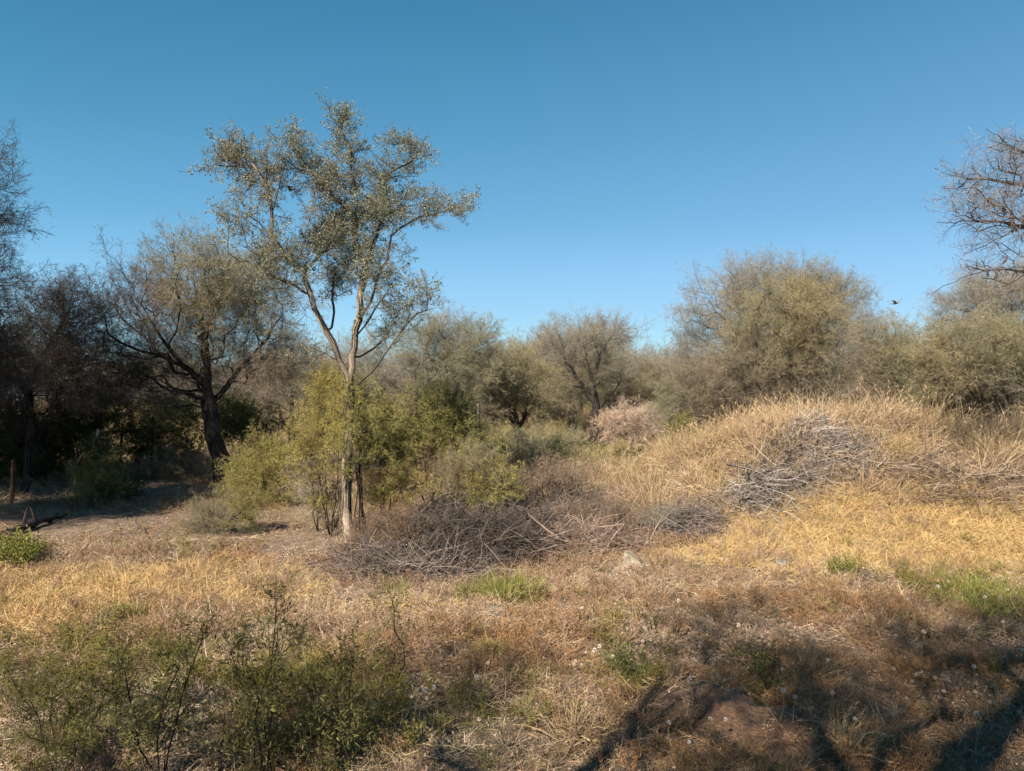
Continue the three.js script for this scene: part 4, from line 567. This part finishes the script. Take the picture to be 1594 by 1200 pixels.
function weed(seed, n, h, twigC, leafC, leafLen, leafW, many) {  // small branching herb, about h tall
  const R = rng(seed), g = new Geo();
  for (let k = 0; k < n; k++) {
    let p = V((R() - 0.5) * 0.06, 0, (R() - 0.5) * 0.06), d = V((R() - 0.5) * 1.2, 1, (R() - 0.5) * 1.2).normalize(); const pts = [p.clone()];
    for (let j = 0; j < 4; j++) { d.add(rdir(R).multiplyScalar(0.25)).normalize(); p.addScaledVector(d, h / 4 * (0.7 + 0.5 * R())); pts.push(p.clone()); }
    g.ribbon(pts, [0.004, 0.0035, 0.003, 0.002, 0.0015], rdir(R), jit(twigC, R, 0.2));
    for (let j = 1; j < 5; j++) for (let q = 0; q < many; q++) { const e = rdir(R); e.y = Math.abs(e.y) * 0.7; e.normalize(); const o = pts[j].clone().lerp(pts[j - 1], R()), L = h * (0.12 + 0.15 * R()), tip = o.clone().addScaledVector(e, L); g.ribbon([o, tip], [0.002, 0.001], rdir(R), jit(twigC, R, 0.2)); for (let z = 0; z < 3; z++) g.leaf(o.clone().lerp(tip, (z + R()) / 3), rdir(R).addScaledVector(e, 0.5).normalize(), rdir(R), leafLen * (0.6 + 0.8 * R()), leafLen * leafW, jit(leafC, R, 0.3)); }
  }
  return g.build();
}
T.greenWeed = [1, 2, 3].map((k) => weed(580 + k, 6, 0.24, [0.9, 0.8, 0.6], [1, 1, 1], 0.022, 0.4, 4));
T.dryWeed = [1, 2, 3].map((k) => weed(600 + k, 6, 0.2, [1, 0.95, 0.9], [0.95, 0.9, 0.85], 0.016, 0.45, 3));
T.litter = [1, 2].map((k) => { const R = rng(620 + k), g = new Geo(); for (let i = 0; i < 60; i++) { const a = R() * 6.28, r = 0.2 * Math.sqrt(R()), n = rdir(R); n.y = Math.abs(n.y) + 0.6; n.normalize(); const d = rdir(R).cross(n).normalize(), s = 0.012 + 0.022 * R(); g.leaf(V(Math.cos(a) * r, 0.008 + 0.03 * R(), Math.sin(a) * r), d, n, s, s * 0.6, jit(R() < 0.25 ? [1.2, 1.15, 1.1] : [0.85, 0.8, 0.75], R, 0.3)); } return g.build(); });

const lists = { mat: [], tuft: [], tall: [], green: [], greenWeed: [], dryWeed: [], litter: [] };
{
  const R = rng(900);
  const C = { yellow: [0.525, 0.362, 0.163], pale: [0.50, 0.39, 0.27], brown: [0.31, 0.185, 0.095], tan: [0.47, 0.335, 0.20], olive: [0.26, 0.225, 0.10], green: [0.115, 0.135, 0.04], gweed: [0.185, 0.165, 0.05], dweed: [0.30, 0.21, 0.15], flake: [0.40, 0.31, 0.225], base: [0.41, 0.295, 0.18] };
  const put = (list, x, z, c, s, R, lean = 0.15) => {
    const v = 0.75 + 0.5 * R(), h = ground(x, z), e = 0.05, n = V(ground(x - e, z) - ground(x + e, z), 2 * e, ground(x, z - e) - ground(x, z + e)).normalize().add(V((R() - 0.5) * lean, 0, (R() - 0.5) * lean)).normalize();
    lists[list].push({ m: orient(V(x, h - 0.008, z), n, s * (0.55 + 0.6 * R() + 0.35 * noise(x * 1.6 + 3, z * 1.6)), R), c: new THREE.Color().setRGB(c[0] * v * (0.94 + 0.12 * R()), c[1] * v, c[2] * v * (0.9 + 0.2 * R())) });
  };
  const bands = [[2.6, 6, 230, 0.62], [6, 9, 210, 0.66], [9, 14, 170, 0.74], [14, 22, 60, 1.1], [22, 36, 18, 1.8], [36, 60, 4.5, 3.2], [60, 100, 1.2, 5]];
  for (const [d0, d1, dens, sc] of bands) {
    const half = 0.78 * d1 + 1.6, area = half * 2 * (d1 - d0), n = Math.round(area * dens);
    for (let k = 0; k < n; k++) {
      const z = -(d0 + (d1 - d0) * R()), x = (R() * 2 - 1) * half; if (Math.abs(x) > 0.75 * -z + 2) continue;
      const q = {}; for (const s of ['yellow', 'pale', 'brown', 'green', 'tall', 'bare', 'olive', 'flakes']) q[s] = field(s, x, z);
      const patch = fbm(x * 0.9 + 40, z * 0.9), fine = noise(x * 2.7, z * 2.7 + 60);
      const shade = smooth(-14.5, -17, z) * smooth(-2.4, -4, x);                  // litter floor of the grove
      if (R() < clamp(q.bare * 0.85 + shade * 0.6, 0, 0.96)) { if (R() < (q.bare < 1.3 ? 0.3 : 0.07)) put('litter', x, z, C.flake, sc * 0.9, R); continue; }
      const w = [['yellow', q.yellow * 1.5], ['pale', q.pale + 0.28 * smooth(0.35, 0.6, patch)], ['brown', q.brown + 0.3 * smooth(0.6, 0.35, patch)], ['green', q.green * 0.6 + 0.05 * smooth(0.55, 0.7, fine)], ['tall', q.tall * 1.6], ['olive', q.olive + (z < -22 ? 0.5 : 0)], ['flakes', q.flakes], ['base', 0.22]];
      let sum = 0; for (const e of w) sum += e[1]; let r = R() * sum, kind = 'base'; for (const e of w) { r -= e[1]; if (r <= 0) { kind = e[0]; break; } }
      if (z > -16 && R() < 0.75 * smooth(0.56, 0.72, noise(x * 1.9 + 13, z * 1.9 + 7)) && kind !== 'tall' && kind !== 'yellow') { if (R() < 0.3) put('litter', x, z, C.flake, sc, R); continue; }
      const u = R();
      if (kind === 'yellow') put(u < 0.75 ? 'mat' : 'tuft', x, z, C.yellow, sc, R);
      else if (kind === 'pale') u < 0.35 ? put('mat', x, z, C.pale, sc, R) : u < 0.6 ? put('litter', x, z, C.flake, sc, R) : u < 0.85 ? put('dryWeed', x, z, C.dweed, sc * 1.2, R) : put('tuft', x, z, C.pale, sc, R);
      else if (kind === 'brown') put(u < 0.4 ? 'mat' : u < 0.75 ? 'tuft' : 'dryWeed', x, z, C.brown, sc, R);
      else if (kind === 'green') put(u < 0.6 ? 'greenWeed' : u < 0.8 ? 'green' : 'tuft', x, z, u < 0.8 ? C.gweed : C.olive, sc * 0.9, R);
      else if (kind === 'tall') put(u < 0.45 * smooth(0.3, 0.65, noise(x * 1.5 + 70, z * 1.5)) + 0.08 ? 'tall' : u < 0.6 ? 'tuft' : u < 0.88 ? 'mat' : 'dryWeed', x, z, u < 0.88 ? C.tan : C.dweed, sc * (u < 0.53 ? 1.2 : 0.9), R);
      else if (kind === 'olive') put(u < 0.5 ? 'tuft' : u < 0.7 ? 'greenWeed' : 'mat', x, z, C.olive, sc, R);
      else if (kind === 'flakes') put(u < 0.75 ? 'litter' : 'dryWeed', x, z, C.flake, sc, R);
      else u < 0.35 ? put('mat', x, z, C.base, sc, R) : u < 0.6 ? put('tuft', x, z, C.base, sc, R) : u < 0.85 ? put('dryWeed', x, z, C.dweed, sc * 1.2, R) : put('litter', x, z, C.flake, sc, R);
    }
  }
}
function stuff(name, label, category, sets, mat) { const g = thing(name, label, category, V(0, 0, 0), null, 'stuff'); for (const [nm, geos, list] of sets) instanced(nm, geos, list, mat, g); return g; }
stuff('dry_grass', 'matted dry straw grass covering the ground from yellow to brown', 'grass', [['straw_mat', T.mat, lists.mat], ['straw_tuft', T.tuft, lists.tuft]], M.straw);
stuff('tall_grass', 'tall tan dry grass along the crest of the mound', 'grass', [['grass_stalks', T.tall, lists.tall]], M.straw);
stuff('green_weeds', 'low green and olive weeds growing through the dry grass', 'weeds', [['weed_leaves', T.greenWeed, lists.greenWeed], ['green_blades', T.green, lists.green]], M.plant);
stuff('dry_weeds', 'small brown dry weeds scattered through the grass', 'weeds', [['weed_stems', T.dryWeed, lists.dryWeed]], M.plant);
stuff('leaf_litter', 'pale fallen leaves and flakes strewn over the ground', 'litter', [['leaf_flakes', T.litter, lists.litter]], M.straw);

// green tussocks one can point at
function tussock(label, px, py, n, rad, s, c, geos = T.green, name = 'green_tussock') {
  const p = onGround(px, py), g = thing(name, label, 'tussock', p), R = rng(Math.round(px * 3 + py)), list = [];
  for (let k = 0; k < n; k++) { const a = R() * 6.28, r = rad * Math.sqrt(R()), x = p.x + Math.cos(a) * r, z = p.z + Math.sin(a) * r, v = 0.75 + 0.5 * R(); list.push({ m: orient(V(x, ground(x, z) - 0.01, z).sub(p), V((R() - 0.5) * 0.5, 1, (R() - 0.5) * 0.5).normalize(), s * (0.7 + 0.6 * R()), R), c: new THREE.Color().setRGB(c[0] * v, c[1] * v, c[2] * v) }); }
  instanced('blades', geos, list, M.plant, g); return g;
}
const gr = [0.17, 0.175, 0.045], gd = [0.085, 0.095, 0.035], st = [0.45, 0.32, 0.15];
tussock('round green tussock in front of the dark branch heap', 800, 932, 26, 0.2, 1.15, gr);
tussock('smaller yellow-green tussock left of the round one', 735, 930, 12, 0.13, 0.9, [0.2, 0.19, 0.06]);
tussock('tiny green sprout on the straw by the dry reddish shrub', 608, 930, 8, 0.07, 0.9, gr);
tussock('dark green herb on the brown grass below the yellow straw', 1310, 893, 9, 0.1, 0.8, gr, T.greenWeed);
tussock('large green weed patch at the right edge below the straw', 1550, 945, 70, 0.5, 1.0, [0.2, 0.21, 0.06]);
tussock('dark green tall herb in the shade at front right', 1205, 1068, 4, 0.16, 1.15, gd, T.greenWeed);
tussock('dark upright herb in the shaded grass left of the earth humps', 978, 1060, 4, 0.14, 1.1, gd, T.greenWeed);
tussock('green bunch of blades in the straw at front centre', 765, 1022, 8, 0.06, 0.8, gr);
tussock('yellow-green patch in the straw at the left', 190, 965, 14, 0.16, 0.8, [0.2, 0.19, 0.05]);
tussock('leafy green herb at the left edge of the straw', 15, 880, 16, 0.25, 1.4, gr, T.greenWeed);
tussock('tall clump of yellow straw on the crest, blades fanning right', 1385, 708, 13, 0.2, 0.85, st, T.tall, 'straw_clump');
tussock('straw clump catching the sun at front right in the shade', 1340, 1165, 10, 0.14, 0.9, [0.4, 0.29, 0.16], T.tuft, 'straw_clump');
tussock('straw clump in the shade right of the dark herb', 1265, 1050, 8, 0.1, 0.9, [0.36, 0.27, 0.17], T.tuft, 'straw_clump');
tussock('pale straw clump at the bottom edge near the middle', 905, 1150, 10, 0.12, 1.0, [0.42, 0.31, 0.17], T.tuft, 'straw_clump');

// white globe flowers on thin stalks
{
  const R = rng(71), gs = new Geo(); gs.tube([V(0, 0, 0), V(0.012, 0.06, 0.004), V(0.006, 0.12, 0)], [0.0022, 0.0018, 0.0015], 4, [0.32, 0.26, 0.12]); const stem = gs.build();
  const gh = new Geo(); for (let k = 0; k < 40; k++) { const d = rdir(R); gh.leaf(d.clone().multiplyScalar(0.003), d, rdir(R), 0.0085, 0.006, [0.6 + 0.1 * R(), 0.56, 0.48]); } const head = gh.build();
  const R2 = rng(73), many = [];
  for (const [px, py, rx, rz, n] of [[1120, 985, 0.55, 0.45, 130], [1190, 1000, 0.5, 0.3, 90], [1060, 1020, 0.4, 0.4, 50], [1010, 960, 0.5, 0.5, 40], [70, 1120, 0.6, 0.45, 90], [260, 1120, 0.5, 0.4, 60], [1500, 1090, 0.5, 0.3, 60], [1540, 920, 0.5, 0.4, 40], [900, 1060, 0.6, 0.4, 40], [560, 950, 0.7, 0.35, 60], [980, 905, 0.7, 0.4, 60], [720, 1080, 0.6, 0.4, 40]]) {
    const c = onGround(px, py); for (let k = 0; k < n; k++) { const a = R2() * 6.28, r = Math.sqrt(-Math.log(1 - 0.95 * R2())) * 0.75, x = c.x + Math.cos(a) * r * rx, z = c.z + Math.sin(a) * r * rz, v = 0.55 + 0.5 * R2(); many.push({ m: orient(V(x, ground(x, z) + 0.03 + 0.06 * R2(), z), rdir(R2), 0.7 + 0.6 * R2(), R2), c: new THREE.Color().setRGB(v, v * 0.97, v * 0.92) }); }
  }
  stuff('dry_flower_heads', 'dense scatter of tiny whitish dead flower heads in the front grass', 'flower heads', [['flower_heads', [head], many]], M.plant);
  const spots = [[1518, 1160], [1100, 1160], [1130, 1150], [1063, 1190], [1045, 1165], [1235, 1130], [1212, 1120], [1180, 1060], [1290, 1060], [1200, 985], [1390, 1015], [1450, 1020], [1290, 1120], [1330, 1150], [1590, 1045], [1110, 965], [1060, 970], [1260, 1030], [1080, 1105], [950, 1055], [935, 1040], [920, 1055], [905, 975], [680, 1110], [740, 1090], [650, 1120], [90, 1150], [105, 1060], [170, 1080], [230, 1120], [245, 1110], [165, 1140], [330, 1110], [1480, 925], [1540, 905], [1570, 890], [1460, 945], [1530, 960], [1410, 955], [1000, 1030], [1150, 1010], [1220, 1075], [1560, 1000], [1510, 1075]];
  for (const [px, py] of spots) {
    const g = thing('globe_flower', 'small white globe flower on a thin stalk in the front grass', 'flower', onGround(px + (R() - 0.5) * 6, py), 'white globe flowers');
    part('stalk', stem, M.plant, g); const h = part('flower_head', head, M.plant, g); h.position.set(0.006, 0.12, 0); g.rotation.set((R() - 0.5) * 0.5, R() * 6, (R() - 0.5) * 0.5); g.scale.setScalar(0.9 + 0.7 * R());
  }
}

// ------------------------------------------------------------------ the bird
{
  const d = 38, c = at(1395, 472, d), b = thing('bird', 'dark bird gliding in the sky above the olive tree', 'bird', c), k = new Geo(), col = [1, 1, 1];
  k.tube([V(0, 0, 0.20), V(0, 0.012, 0.15), V(0, 0.015, 0.08), V(0, 0, -0.02), V(0, 0, -0.12), V(0, 0.01, -0.22)], [0.006, 0.025, 0.036, 0.04, 0.03, 0.01], 8, col, true);
  const wing = (s, rise) => { const top = [], bot = []; for (let j = 0; j <= 6; j++) { const t = j / 6, x = s * (0.03 + 0.33 * t), y = 0.02 + rise * t - 0.05 * Math.sin(t * 3.1) * -1, chord = 0.15 * (1 - 0.75 * t * t), z = 0.02 - 0.08 * t * t + 0.05 * Math.sin(t * 3.14); top.push([V(x, y + 0.008, z + chord / 2), V(x, y + 0.014, z), V(x, y, z - chord / 2)]); bot.push([V(x, y - 0.008, z + chord / 2), V(x, y - 0.008, z), V(x, y - 0.004, z - chord / 2)]); } const rings = top.map((tp, j) => [...tp, ...bot[j].reverse()].map((p) => k.v(p, col))); for (let j = 0; j < 6; j++) for (let q = 0; q < 6; q++) { const e = (q + 1) % 6; k.tri(rings[j][q], rings[j + 1][q], rings[j + 1][e]); k.tri(rings[j][q], rings[j + 1][e], rings[j][e]); } };
  wing(1, 0.2); wing(-1, 0.05);
  const tail = [[-0.02, -0.2], [0.02, -0.2], [0.06, -0.34], [-0.06, -0.34]].map(([x, z]) => [k.v(V(x, 0.012, z), col), k.v(V(x, 0.004, z), col)]); k.tri(tail[0][0], tail[1][0], tail[2][0]); k.tri(tail[0][0], tail[2][0], tail[3][0]); k.tri(tail[0][1], tail[2][1], tail[1][1]); k.tri(tail[0][1], tail[3][1], tail[2][1]); for (let q = 0; q < 4; q++) { const e = (q + 1) % 4; k.tri(tail[q][0], tail[q][1], tail[e][1]); k.tri(tail[q][0], tail[e][1], tail[e][0]); }
  const m = part('body', k.build(), M.feather, b); m.rotation.y = 0.3; m.scale.setScalar(1.2);
}

let tris = 0, inst = 0; scene.traverse((o) => { if (o.isInstancedMesh) inst += o.count; else if (o.isMesh) tris += o.geometry.index ? o.geometry.index.count / 3 : o.geometry.attributes.position.count / 3; });
console.log('triangles', Math.round(tris), 'instances', inst, 'top', scene.children.length);
renderer.render(scene, camera);
